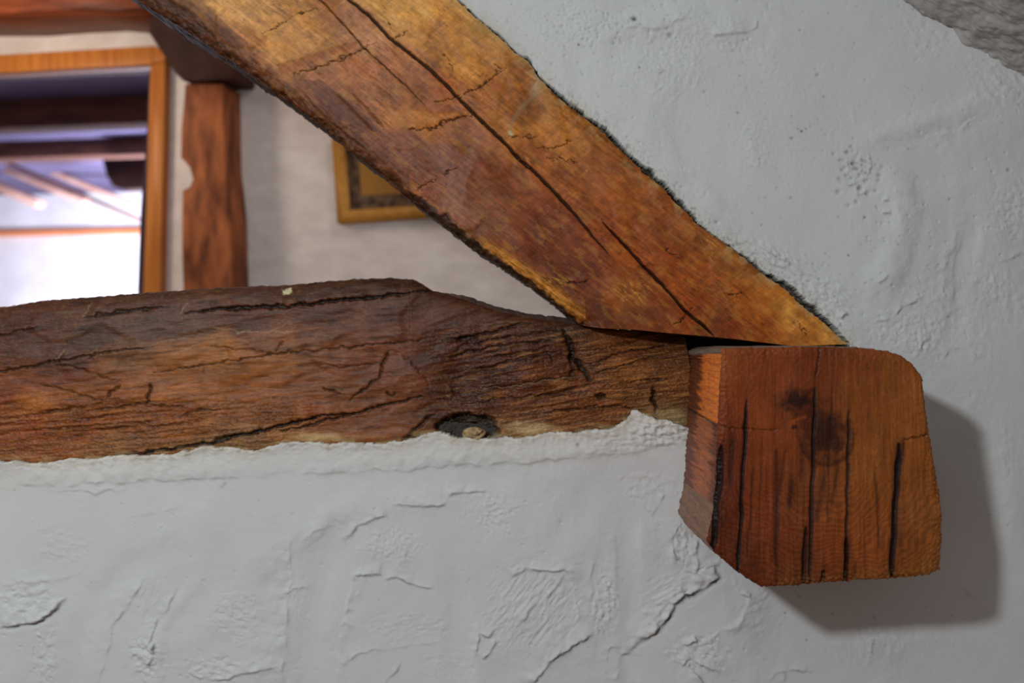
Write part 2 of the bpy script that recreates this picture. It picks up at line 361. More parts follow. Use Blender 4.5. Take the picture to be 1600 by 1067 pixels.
lg([(1050, 850), (1055, 870), (1072, 892), (1085, 897)], 3.4, 9, lit=True); lg([(1090, 840), (1087, 862), (1092, 880), (1085, 897)], 3.8, 8, dark=0.5)
lg([(1006, 790), (1021, 805), (1029, 790), (1040, 771)], 2.8, 8, dark=0.25); lg([(1062, 812), (1051, 842), (1055, 884)], 3.0, 10, dark=0.25)
lg([(1082, 993), (1087, 1000), (1070, 1008)], 4, 6, dark=0.4); lg([(1060, 1042), (1080, 1028), (1108, 1043), (1125, 1050)], 3.4, 8, dark=0.3); lg([(1075, 1035), (1090, 1058), (1097, 1070)], 3.4, 8, dark=0.3)
lg([(1362, 997), (1360, 1010), (1357, 1020)], 2.6, 6, dark=0.45); lg([(1200, 1065), (1212, 1050), (1245, 1046), (1272, 1050)], 2.6, 9, dark=0.25); lg([(1225, 1068), (1227, 1050)], 2.4, 6, dark=0.3)
lg([(1440, 960), (1452, 947)], 3, 5, dark=0.2); lg([(1502, 920), (1515, 926), (1525, 936)], 3, 5, dark=0.2)
lg([(1380, 242), (1427, 225), (1488, 203), (1531, 182)], 2.0, 14, lit=True); lg([(1397, 290), (1404, 341), (1403, 350)], 1.8, 12, lit=True)
lg([(1397, 492), (1410, 479), (1445, 460)], 2.8, 9, dark=0.25); lg([(1365, 505), (1385, 500), (1397, 492)], 2.2, 7, dark=0.2); lg([(1328, 160), (1333, 199)], 2, 9, lit=True)
lg([(1160, 371), (1216, 402), (1272, 432)], 2.4, 10, dark=0.15); lg([(1190, 404), (1240, 424), (1266, 430)], 2.2, 6, dark=0.2)
lg([(1312, 497), (1318, 489), (1326, 489)], 3, 5, dark=0.5); lg([(1505, 358), (1492, 419), (1484, 483)], 2.6, 16, dark=0.05)
lg([(972, 46), (1031, 42), (1058, 34), (1072, 28), (1078, 19)], 2.2, 12, dark=0.12); lg([(1112, 55), (1169, 52), (1180, 44), (1184, 28)], 2.4, 10, dark=0.15)
lg([(1016, 109), (1030, 112), (1037, 104)], 2, 6, dark=0.15); lg([(1560, 405), (1590, 396), (1640, 392)], 2.4, 12); lg([(1372, 445), (1380, 432), (1385, 430)], 2.6, 6, dark=0.3)
lg([(1435, 548), (1445, 530), (1460, 520)], 2.4, 8, dark=0.2); lg([(1470, 560), (1490, 548), (1500, 545)], 2.4, 6, dark=0.3); lg([(1520, 560), (1542, 540), (1545, 505)], 2.0, 10)
lg([(1322, 236), (1330, 240)], 4, 4, dark=0.4); lg([(1358, 238), (1360, 262), (1352, 275)], 4, 6, dark=0.25); lg([(1322, 288), (1335, 290)], 4, 4, dark=0.3); lg([(1336, 305), (1352, 300), (1360, 306)], 3.6, 5, dark=0.25)
lg([(1382, 312), (1390, 314)], 3, 4, dark=0.3); lg([(1378, 331), (1390, 333)], 3, 4, dark=0.4)
lg([(190, 812), (240, 800), (290, 795)], 1.3, 14); lg([(560, 60), (600, 60)], 0.1, 2)
# small pits
rng = np.random.RandomState(5)
pits = [(991, 30, 3.6, .92), (904, 70, 1.8, .9), (1047, 56, 3.4, .35), (1253, 205, 2.2, .8), (1237, 216, 2.4, .55), (1351, 340, 2, .7), (1326, 399, 1.8, .75), (1236, 309, 2, .5), (903, 695, 2.6, .85), (1575, 266, 2.4, .5),
        (1278, 117, 3, .35), (1153, 176, 2, .5), (999, 106, 1.6, .7), (1156, 118, 1.6, .5), (1101, 143, 2.6, .25), (1227, 958, 1.8, .6), (1261, 1001, 2.0, .4), (22, 766, 1.6, .5), (1366, 964, 2.4, .3), (1488, 962, 2, .3), (1249, 931, 2, .4), (1301, 960, 2, .4)]
for _ in range(60):
    pits.append((rng.normal(1340, 16), rng.normal(266, 22), rng.uniform(1.6, 3.6), rng.uniform(0.1, 0.35)))
for _ in range(160):
    pits.append((rng.normal(920, 70), rng.normal(40, 26), rng.uniform(0.9, 2.0), rng.uniform(0.1, 0.3)))
for _ in range(140):
    pits.append((rng.normal(1230, 45), rng.normal(440, 22), rng.uniform(0.9, 2.2), rng.uniform(0.1, 0.3)))
for _ in range(700):
    x = rng.uniform(760, 1600); y = rng.uniform(0, 560)
    pits.append((x, y, rng.uniform(0.8, 1.9), rng.uniform(0.05, 0.22) if rng.rand() < 0.93 else 0.45))
for _ in range(220):
    pits.append((rng.uniform(0, 1600), rng.uniform(750, 1067), rng.uniform(0.8, 1.8), rng.uniform(0.05, 0.2)))
for (x, y, r, dk) in pits:
    ix = slice(np.searchsorted(gx, x - r * 4), np.searchsorted(gx, x + r * 4)); iy = slice(np.searchsorted(gy, y - r * 4), np.searchsorted(gy, y + r * 4))
    id_ = (np.arange(len(gx))[ix][:, None] * len(gy) + np.arange(len(gy))[iy][None]).ravel()
    g = np.exp(-((PX[id_] - x) ** 2 + ((PY[id_] - y) * 1.2) ** 2) / (r * r))
    H[id_] -= g * r * 1.7 * MM; C[id_] *= (1 - dk * g)[:, None]
# cream, slightly stained plaster along the beams
mT, dT, sT, tT = pld(WX, WY, TIE_BOT)
sdT = dT * sT            # + below the tie beam
mU, dU, sU, tU = pld(PX + 2.6 * fbm(PX / 16, PY / 16, 71, 3), PY + 2.6 * fbm(PX / 16, PY / 16, 72, 3), RAF_UP)
sdU = -dU * sU           # + on the wall side of the rafter
left = PX < 1079
k = (np.exp(-np.clip(sdT, 0, None) / 26) * (PX < 1085) * (PY > 560))[:, None] * (0.55 + 0.45 * sst(-0.3, 0.4, fbm(PX / 60, PY / 12, 77, 3)))[:, None]
C[:] = C * (1 - 0.85 * k) + np.array([0.79, 0.745, 0.65]) * 0.85 * k
k = (np.exp(-np.clip(sdT, 0, None) / 9) * sst(-0.1, 0.35, fbm(PX / 22, PY / 9, 78, 3)) * (PX < 1085) * (PY > 560))[:, None]
C[:] = C * (1 - 0.6 * k) + np.array([0.50, 0.40, 0.27]) * 0.6 * k
k = (np.exp(-np.clip(sdU, 0, None) / 12) * (PY < 545) * (0.35 + 0.65 * sst(-0.2, 0.3, fbm(PX / 30, PY / 30, 79, 3))))[:, None]
C[:] = C * (1 - 0.65 * k) + np.array([0.62, 0.55, 0.38]) * 0.65 * k
k = (np.exp(-np.clip(1082 - PX, 0, None) / 7) * (PX < 1084) * (PY > 650) * (PY < 850) * sst(-0.2, 0.3, fbm(PX / 9, PY / 20, 80, 3)))[:, None]
C[:] = C * (1 - 0.6 * k) + np.array([0.55, 0.43, 0.24]) * 0.6 * k
# crumbly edge by the rafter, with black mould
cr = np.exp(-np.clip(sdU - 2, 0, None) / 15) * (PY < 550) * sst(760, 900, PX)
H += cr * MM * (2.6 * np.abs(fbm(PX / 6, PY / 6, 81, 3)) + 1.0)
mould = cr * sst(0.25, 0.6, 0.8 * fbm(PX / 8, PY / 8, 82, 5, 0.65) + 0.45 * fbm(PX / 50, PY / 50, 83, 2) + 0.30 * np.exp(-np.clip(sdU - 2, 0, None) / 5) - 0.05)
C *= (1 - 0.65 * mould[:, None] * np.array([0.8, 0.88, 1.0]))
# recess behind the beams, shade painted in as dark colour: the gap along the rafter and everything under the wood
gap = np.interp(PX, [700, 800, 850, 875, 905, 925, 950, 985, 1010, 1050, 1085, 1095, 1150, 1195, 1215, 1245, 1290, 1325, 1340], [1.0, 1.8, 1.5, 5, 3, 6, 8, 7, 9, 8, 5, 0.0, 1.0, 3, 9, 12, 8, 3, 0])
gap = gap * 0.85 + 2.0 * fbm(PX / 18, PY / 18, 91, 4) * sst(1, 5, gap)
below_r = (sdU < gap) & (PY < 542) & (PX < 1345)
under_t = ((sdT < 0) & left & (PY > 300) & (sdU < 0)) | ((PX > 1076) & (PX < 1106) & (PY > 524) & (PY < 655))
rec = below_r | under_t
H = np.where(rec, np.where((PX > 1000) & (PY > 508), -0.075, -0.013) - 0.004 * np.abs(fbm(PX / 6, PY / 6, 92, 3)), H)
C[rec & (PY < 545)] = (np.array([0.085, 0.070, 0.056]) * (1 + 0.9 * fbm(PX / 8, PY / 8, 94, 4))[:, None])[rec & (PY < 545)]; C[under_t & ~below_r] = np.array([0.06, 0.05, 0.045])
lipT = np.exp(-np.abs(sdT - 3) / 7) * (~rec) * left * (PY > 600)
H = np.where(rec, H, np.maximum(H, H * 0.4)); H += (lipT + 0.6 * np.exp(-np.abs(sdT) / 25) * (~rec) * left * (PY > 600)) * MM * (1.8 + 1.8 * np.abs(fbm(PX / 14, PY / 8, 93, 4)))
# the patch of plaster smeared up against the tie beam next to the beam end
m_ = blob(PX, PY, 1035, 672, 62, 30, 0.7, 94, 0.2) * (~rec); H += m_ * MM * (4 + 5 * fbm(PX / 14, PY / 8, 95, 3))
NX, NY = len(gx), len(gy)
V = np.stack([(PX - CX) / S, -H, (CY - PY) / S], 1)
q = grid_quads(NX, NY)
# holes: the open triangle and the sockets of the beams
hole = np.zeros(PX.shape, bool)
up_y = np.interp(PX, [p[0] for p in RAF_UP], [p[1] for p in RAF_UP], left=-1e4, right=1e4)
tb_y = np.interp(PX, [p[0] for p in TIE_BOT], [p[1] for p in TIE_BOT], left=760, right=-1e4)
upx = np.interp(PY, [p[1] for p in RAF_UP], [p[0] for p in RAF_UP], left=-900, right=1e5)
hole |= (PX < upx - 26) & (PY < tb_y - 22) & (PX < 1055) & ~((PY > 523) & (PX > 1066))
hole |= (PX > 1104) & (PX < 1346) & (PY > 566) & (PY < 826)
keep = ~hole[q].any(1)
ceil_l = lambda x: 0.64 * (x - 1412)      # where the sloping ceiling meets the wall
q = q[keep]
used = np.zeros(len(V), bool); used[q.ravel()] = True; remap = np.cumsum(used) - 1
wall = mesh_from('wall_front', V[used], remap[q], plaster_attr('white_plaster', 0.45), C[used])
tag(wall, 'rough white trowelled plaster wall around the old beams', kind='structure')

# ------------------------------------------------------------------ sloping ceiling
ln = np.array([1.0, -0.64]); ln /= np.hypot(*ln)           # along the line (x, z)
uu = np.concatenate([np.arange(-1.2, -0.25, 0.05), np.arange(-0.25, 0.3, 0.0018), np.arange(0.3, 1.0, 0.05)])
vv = np.concatenate([np.arange(0.012, -0.18, -0.0018), -np.geomspace(0.18, 2.6, 30)[1:]])
U_, V_ = [a.ravel() for a in np.meshgrid(uu, vv, indexing='ij')]
p0 = np.array([(1500 - CX) / S, (CY - 58) / S]); nrm = np.array([-0.539, -0.842])
hh = 0.0035 * fbm(U_ * 30, V_ * 30, 61, 4) + 0.0022 * np.abs(fbm(U_ * 60, V_ * 60, 62, 3)) + 0.004 * fbm(U_ * 9, V_ * 5, 63, 2)
hh += 0.006 * np.exp(-np.abs(V_) / 0.01) * fbm(U_ * 25, V_ * 0, 64, 3)
Xc = p0[0] + ln[0] * U_ + nrm[0] * hh; Zc = p0[1] + ln[1] * U_ + nrm[1] * hh
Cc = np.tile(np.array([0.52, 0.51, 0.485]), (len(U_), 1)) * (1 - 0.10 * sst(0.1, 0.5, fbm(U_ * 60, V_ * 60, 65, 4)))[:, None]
nu, nv = len(uu), len(vv)
Vc = np.stack([Xc, V_, Zc], 1); back = Vc.copy(); back[:, 0] -= nrm[0] * 0.06; back[:, 2] -= nrm[1] * 0.06
qc = grid_quads(nu, nv)
ceil = mesh_from('ceiling', np.concatenate([Vc, back]), np.concatenate([qc[:, ::-1], qc + nu * nv]), plaster_attr('ceiling_plaster', 0.25), np.concatenate([Cc, Cc]))
tag(ceil, 'sloping rough plaster ceiling meeting the white wall', kind='structure')

# ------------------------------------------------------------------ diagonal rafter
def deep(c): c = np.clip(c, 1e-4, 1); L_ = c @ np.array([0.3, 0.59, 0.11]); return c * ((L_ / 0.10) ** 0.14)[:, None] * 0.98 + 0.015 * L_[:, None]
KW = 1.12        # seen colour -> surface colour under this light
G = coons(RAF_UP, RAF_LO, [RAF_UP[0], RAF_LO[0]], [RAF_UP[-1], (1240, 541), (1150, 530), (1100, 525), (1040, 520), (990, 515), (940, 513), RAF_LO[-1]], 860, 260)
ns, nt = G.shape[:2]
# ragged rims
e = np.minimum(np.arange(nt), nt - 1 - np.arange(nt))[None, :]
G = G + np.stack([1.6 * fbm(G[..., 0] / 7, G[..., 1] / 7, 101, 3), 1.6 * fbm(G[..., 0] / 7, G[..., 1] / 7, 102, 3)], -1) * np.exp(-e / 6.0)[..., None]
px, py = G[..., 0].ravel(), G[..., 1].ravel(); tt_ = np.tile(np.linspace(0, 1, nt), ns)
ra = math.atan2(0.80, 1.0)
ga = (px * math.cos(ra) + py * math.sin(ra)); gb = (-px * math.sin(ra) + py * math.cos(ra))
CP = [(300, 30, (90, 55, 40)), (330, 20, (190, 145, 90)), (380, 15, (190, 145, 92)), (380, 60, (175, 115, 65)), (345, 62, (110, 62, 32)), (420, 40, (192, 142, 86)), (470, 30, (185, 133, 76)), (450, 90, (188, 137, 80)), (500, 60, (182, 132, 80)),
      (515, 20, (160, 105, 60)), (545, 25, (160, 112, 88)), (570, 50, (168, 122, 96)), (600, 15, (190, 145, 85)), (650, 20, (203, 153, 86)), (700, 20, (188, 133, 66)), (740, 60, (178, 127, 66)), (620, 100, (158, 103, 76)), (690, 60, (180, 125, 65)),
      (740, 110, (176, 122, 60)), (795, 110, (172, 118, 60)), (775, 140, (160, 92, 52)), (430, 118, (135, 78, 46)), (500, 135, (150, 100, 76)), (520, 172, (108, 64, 54)), (560, 125, (158, 98, 62)), (600, 155, (158, 103, 72)), (650, 150, (152, 96, 62)),
      (480, 160, (115, 65, 42)), (540, 205, (106, 62, 48)), (610, 192, (168, 110, 62)), (655, 182, (172, 112, 52)), (720, 190, (150, 92, 64)), (700, 145, (156, 87, 48)), (760, 170, (166, 108, 68)), (830, 112, (152, 98, 46)), (805, 150, (150, 88, 35)), (820, 165, (145, 88, 38)),
      (600, 230, (126, 77, 62)), (650, 240, (130, 82, 70)), (700, 255, (134, 90, 80)), (725, 285, (128, 85, 76)), (560, 240, (108, 68, 55)), (640, 290, (128, 72, 50)), (745, 262, (122, 60, 32)), (800, 205, (165, 108, 48)), (850, 190, (172, 112, 52)), (900, 225, (172, 113, 52)),
      (880, 262, (150, 88, 42)), (830, 252, (150, 86, 42)), (780, 300, (132, 72, 36)), (735, 325, (130, 84, 68)), (762, 285, (158, 96, 40)), (850, 330, (132, 66, 32)), (920, 300, (152, 84, 34)), (945, 255, (142, 82, 40)), (930, 215, (150, 92, 42)), (1000, 300, (154, 88, 40)), (1035, 320, (148, 82, 35)),
      (960, 350, (144, 74, 28)), (900, 380, (124, 60, 30)), (830, 372, (118, 58, 32)), (770, 365, (128, 70, 36)), (900, 430, (112, 53, 27)), (950, 440, (134, 70, 28)), (975, 462, (152, 88, 38)), (1000, 420, (148, 74, 24)), (1050, 400, (152, 77, 26)), (1100, 430, (154, 82, 27)), (1150, 470, (162, 88, 28)),
      (1080, 480, (142, 68, 22)), (1000, 500, (112, 57, 26)), (930, 480, (98, 50, 27)), (1120, 385, (156, 98, 48)), (1150, 420, (150, 90, 40)), (1200, 460, (168, 104, 40)), (1200, 515, (150, 78, 26)), (1260, 515, (168, 104, 42)), (1235, 485, (190, 132, 62)), (1290, 528, (196, 138, 66)), (1140, 515, (138, 66, 22)),
      (100, -150, (150, 95, 60)), (350, -200, (185, 140, 85)), (550, -60, (190, 140, 85)), (200, -30, (140, 85, 55))]
Cr = palette(px, py, CP, 10, 1.7, 15, 120, 40, ra, 1.5) * np.array([1.06, 0.98, 1.0])
Hr = np.zeros(len(px))
# hewn facets
fac = fbm(ga / 110, gb / 60, 130, 2)
Hr += 2.4 * MM * fac + 0.6 * MM * fbm(ga / 60, gb / 22, 131, 2) + 0.10 * MM * fbm(ga / 40, gb / 3.2, 132, 3)
# axe facets: sharp-edged colour / level changes
vo = perlin(ga / 70 + 0.8 * perlin(gb / 50, ga / 80, 141), gb / 55, 140)
Hr += 1.4 * MM * sst(-0.15, 0.22, vo)
Cr *= (1 + 0.10 * (sst(-0.05, 0.12, vo) - 0.5))[:, None]
g1 = fbm(ga / 60, gb / 4.0, 150, 4); g2 = fbm(ga / 14, gb / 9, 151, 4); g3 = fbm(px / 90, py / 90, 153, 3)
gw = (0.35 + 0.65 * sst(-0.1, 0.4, fbm(px / 70, py / 70, 158, 3)))
Cr *= (1 + 0.30 * g1 * gw + 0.16 * g2 + 0.22 * g3 + 0.16 * fbm(ga / 24, gb / 12, 159, 5, 0.65))[:, None]
sp = sst(0.38, 0.55, fbm(ga / 9, gb / 3.5, 152, 3) + 0.25 * fbm(px / 60, py / 60, 154, 2)); Cr *= (1 - 0.30 * sp * gw)[:, None]
# blotchy darker varnish and lighter scuffs
vb = sst(0.1, 0.32, fbm(ga / 55, gb / 24, 156, 5)); Cr *= (1 - 0.16 * vb[:, None] * np.array([0.8, 1.0, 1.1]))
lb = sst(0.22, 0.42, fbm(ga / 35, gb / 12, 157, 5)); Cr = Cr * (1 - 0.22 * lb[:, None]) + lin((205, 150, 70)) * 0.8 * 0.22 * lb[:, None]
band(Cr, px, py, [(742, 372), (790, 402), (840, 438), (880, 470), (905, 495)], 10, (182, 120, 50), 0.75, 0.8)
# yellow fibrous strip above the lower arris
mL, dL, sL, tL = pld(px, py, RAF_LO[18:])
fib = np.exp(-((dL - 15) / 10) ** 2) * sst(735, 790, px) * (px < 915)
Cr = Cr * (1 - 0.45 * fib[:, None]) + lin((200, 138, 60)) * 0.45 * (fib * (1 + 0.8 * fbm(ga / 30, gb / 2.5, 160, 3)))[:, None]
Hr += fib * MM * 2.5 * fbm(ga / 30, gb / 3, 160, 3)
fd = sst(0.15, 0.4, fbm(ga / 26, gb / 3, 161, 3)) * np.exp(-np.clip(dL - 3, 0, None) / 16) * sst(700, 760, px)
Cr *= (1 - 0.55 * fd)[:, None]
# lower arris: dark bark, and the underside's shade painted on
mL, dL, sL, tL = pld(px + 5 * fbm(px / 18, py / 18, 165, 3), py + 5 * fbm(px / 18, py / 18, 166, 3), RAF_LO)
wE = np.interp(px, [200, 290, 330, 380, 430, 520, 600, 700, 760, 900], [34, 34, 22, 14, 9, 9, 13, 18, 12, 4])
kE = (1 - sst(wE * 0.7, wE, dL))[:, None]; Cr = Cr * (1 - 0.85 * kE) + np.where((px < 345)[:, None], lin((22, 18, 17)), lin((42, 30, 26))) * 0.85 * kE
kE = ((1 - sst(wE * 1.6, wE * 2.6, dL)) * (px < 640))[:, None] * 0.6; Cr = Cr * (1 - kE) + lin((98, 55, 34)) * kE * (1 + 0.8 * fbm(ga / 20, gb / 5, 167, 3))[:, None]
Hr -= MM * (12 * np.exp(-dL / 7) + 3.5 * np.exp(-dL / 22)) * (1 + 0.28 * fbm(ga / 20, gb / 7, 168, 3))
# upper arris: rounded where it meets the plaster, pale lime stain
mR, dR, sR, tR = pld(px, py, RAF_UP)
Hr -= MM * 6 * np.exp(-dR / 4)
kk = np.exp(-dR / 9) * sst(-0.1, 0.3, fbm(px / 25, py / 25, 170, 3) + 0.5 * (px < 860)) * (px > 690); Cr = Cr * (1 - 0.5 * kk[:, None]) + lin((200, 180, 140)) * 0.5 * kk[:, None]
kk = np.exp(-((px - 838) / 9) ** 2 - ((py - 128) / 16) ** 2); Cr = Cr * (1 - 0.6 * kk[:, None]) + lin((175, 160, 140)) * 0.6 * kk[:, None]
band(Cr, px, py, [(848, 140), (830, 152), (812, 172), (800, 190), (797, 208)], 5, (140, 118, 95), 0.6, 0.8)
band(Cr, px, py, [(795, 205), (800, 213)], 5, (170, 165, 140), 0.8, 0.8)
# smooth darker facet by that stain
def poly_mask(x, y, pts, soft=1.5):
    pts = np.asarray(pts, float); inside = np.zeros(len(x), bool); j = len(pts) - 1
    for i in range(len(pts)):
        xi, yi = pts[i]; xj, yj = pts[j]
        c = ((yi > y) != (yj > y)) & (x < (xj - xi) * (y - yi) / (yj - yi + 1e-9) + xi); inside ^= c; j = i
    m, d, sg, t_ = pld(x, y, list(pts) + [pts[0]])
    return np.where(inside, sst(0, soft, d), 0.0)
qx = px + 2 * fbm(px / 12, py / 12, 175, 3); qy = py + 2 * fbm(px / 12, py / 12, 176, 3)
for pts, col, am, hgt in [([(797, 90), (842, 125), (815, 165), (775, 195), (775, 160)], (150, 88, 36), 0.75, -1.6),
                          ([(505, -5), (540, -5), (520, 25), (498, 50), (505, 25)], (150, 92, 36), 0.7, -1.0),
                          ([(730, 250), (770, 235), (800, 270), (840, 300), (790, 330), (740, 330), (715, 330), (725, 280)], (122, 58, 30), 0.5, 0.8),
                          ([(685, 20), (700, 15), (690, 45), (665, 75), (655, 78), (670, 50)], (158, 98, 40), 0.55, -1.0),
                          ([(470, 125), (500, 122), (560, 165), (610, 215), (560, 200), (510, 180)], (98, 56, 48), 0.6, -1.5),
                          ([(922, 225), (950, 212), (985, 245), (960, 265), (925, 275)], (150, 84, 34), 0.6, -1.2),
                          ([(1085, 352), (1100, 360), (1115, 375), (1100, 395), (1083, 395)], (128, 62, 24), 0.6, -1.5),
                          ([(640, 190), (690, 175), (730, 172), (735, 180), (690, 196), (645, 203), (620, 200)], (175, 112, 48), 0.6, 1.5),
                          ([(430, 100), (480, 85), (540, 65), (590, 60), (540, 82), (470, 108), (440, 118)], (150, 82, 48), 0.6, -1.5),
                          ([(690, 330), (700, 270), (735, 225), (750, 240), (730, 290), (735, 330), (715, 345)], (140, 98, 90), 0.5, 0.8)]:
    k = poly_mask(qx, qy, pts, 5); Cr = Cr * (1 - am * k[:, None]) + lin(col) * am * k[:, None] * (1 + 0.35 * g1 + 0.3 * g2)[:, None]; Hr += 0.45 * hgt * MM * k
jx = px + 4.0 * fbm(px / 13, py / 13, 180, 4, 0.6); jy = py + 4.0 * fbm(px / 13, py / 13, 181, 4, 0.6)
sx_ = px + 1.0 * fbm(px / 14, py / 14, 182, 3); sy_ = py + 1.0 * fbm(px / 14, py / 14, 183, 3)
DK = (14, 9, 8)
crack(Hr, Cr, sx_, sy_, [(440, -60), (500, 0), (520, 20), (545, 48), (569, 75), (600, 103), (635, 135), (666, 166)], 0.95, 4 * MM, 0.85, DK)
crack(Hr, Cr, sx_, sy_, [(480, -60), (545, 0), (578, 25), (606, 56), (640, 83), (669, 106), (700, 136), (716, 153), (750, 187), (787, 222), (812, 250), (837, 270), (869, 303), (900, 337), (931, 375), (950, 397)], 2.1, 8 * MM, 0.95, DK, 5)
crack(Hr, Cr, sx_, sy_, [(940, 347), (969, 375), (1006, 416), (1040, 450), (1069, 484), (1090, 502), (1118, 526)], 1.9, 8 * MM, 0.95, DK, 5)
crack(Hr, Cr, sx_, sy_, [(1092, 500), (1104, 512), (1112, 522)], 1.4, 4 * MM, 0.8, DK)
crack(Hr, Cr, sx_, sy_, [(470, 140), (500, 175), (540, 210), (580, 240)], 1.0, 2 * MM, 0.4, DK)
crack(Hr, Cr, sx_, sy_, [(550, 145), (575, 172), (600, 200)], 1.4, 2 * MM, 0.4, (60, 30, 28)); crack(Hr, Cr, sx_, sy_, [(530, 150), (560, 180), (585, 205)], 1.2, 2 * MM, 0.4, (60, 30, 28))
for pts, ww in [([(456, 120), (485, 108), (512, 100), (530, 92), (553, 83), (575, 72), (594, 64)], 1.3), ([(610, 60), (620, 56), (637, 50)], 1.0), ([(406, 53), (430, 42), (462, 25), (503, 11)], 0.9), ([(678, 162), (700, 156), (719, 150)], 1.1), ([(722, 148), (738, 141), (753, 134), (765, 122), (787, 109)], 1.5),
                ([(631, 203), (655, 203), (681, 197), (706, 188), (720, 183), (737, 181)], 1.5), ([(650, 297), (666, 290), (684, 281)], 1.1), ([(690, 272), (703, 268), (716, 264)], 1.2), ([(840, 230), (860, 232), (885, 224)], 1.2), ([(880, 226), (893, 218)], 1.2), ([(850, 245), (880, 250), (905, 252)], 0.9),
                ([(1040, 390), (1055, 400), (1063, 406)], 1.2), ([(884, 442), (900, 441), (920, 439)], 1.4), ([(1047, 510), (1070, 495), (1085, 478)], 1.4), ([(600, 30), (612, 40), (616, 50)], 0.9), ([(690, 80), (700, 92), (708, 110)], 0.8),
                ([(795, 213), (818, 214), (838, 213)], 0.8), ([(1130, 460), (1150, 465), (1160, 455)], 0.9), ([(770, 100), (790, 108)], 0.8), ([(1245, 500), (1262, 520)], 0.9)]:
    lg_pts = pts
    ledge(Hr, jx, jy, pts, 1.3 * MM, 14, C=None)
    crack(Hr, Cr, jx, jy, pts, ww * 0.75, 2.5 * MM, 0.8, (38, 18, 12))
# yellow lichen-like scuffs
for cx, cy, rx, ry in [(985, 455, 42, 30), (1235, 480, 22, 18), (1290, 525, 35, 16), (880, 250, 30, 14), (915, 268, 6, 6), (870, 440, 30, 26), (1110, 385, 20, 30), (820, 250, 16, 10)]:
    k = blob(px, py, cx, cy, rx, ry, 0.8, 190) * sst(0.12, 0.6, fbm(ga / 12, gb / 4, 191, 5, 0.65)); Cr = Cr * (1 - 0.45 * k[:, None]) + lin((215, 160, 75)) * 0.45 * k[:, None]
Cr = np.clip(deep(Cr) * KW * np.array([1.02, 0.98, 0.74]), 0.004, 0.9)
yr = -0.010
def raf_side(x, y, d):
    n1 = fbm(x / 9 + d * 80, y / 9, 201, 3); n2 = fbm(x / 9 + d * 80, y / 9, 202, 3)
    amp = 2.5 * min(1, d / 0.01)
    c = lin((34, 25, 22)) * (1 + 0.5 * fbm(x / 30, y / 30 + d * 60, 203, 3))[:, None]  # dark sides: the underside's shade is put into the colour
    shade_mix = (x < 330)[:, None] * 0.7; c = c * (1 - shade_mix) + lin((8, 8, 8)) * shade_mix
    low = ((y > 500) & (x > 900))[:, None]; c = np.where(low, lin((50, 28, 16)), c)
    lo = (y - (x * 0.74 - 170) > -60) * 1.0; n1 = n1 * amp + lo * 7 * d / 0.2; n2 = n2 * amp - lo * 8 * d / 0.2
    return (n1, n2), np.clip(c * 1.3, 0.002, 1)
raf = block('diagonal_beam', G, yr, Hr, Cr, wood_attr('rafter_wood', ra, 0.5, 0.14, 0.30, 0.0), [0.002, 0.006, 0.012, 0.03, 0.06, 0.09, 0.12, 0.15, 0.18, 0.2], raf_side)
tag(raf, 'thick orange brown diagonal roof beam with a long split, set into white plaster', 'beam')

# ------------------------------------------------------------------ horizontal tie beam
low = [(x, y + 14) for x, y in TIE_BOT]
G = coons(TIE_TOP, low, [TIE_TOP[0], low[0]], [TIE_TOP[-1], low[-1]], 860, 170)
ns, nt = G.shape[:2]
e = np.arange(nt)[None, :]
G = G + np.stack([0 * G[..., 0], 1.3 * fbm(G[..., 0] / 12, G[..., 1] / 8, 301, 3)], -1) * np.exp(-e / 6.0)[..., None]
px, py = G[..., 0].ravel(), G[..., 1].ravel()
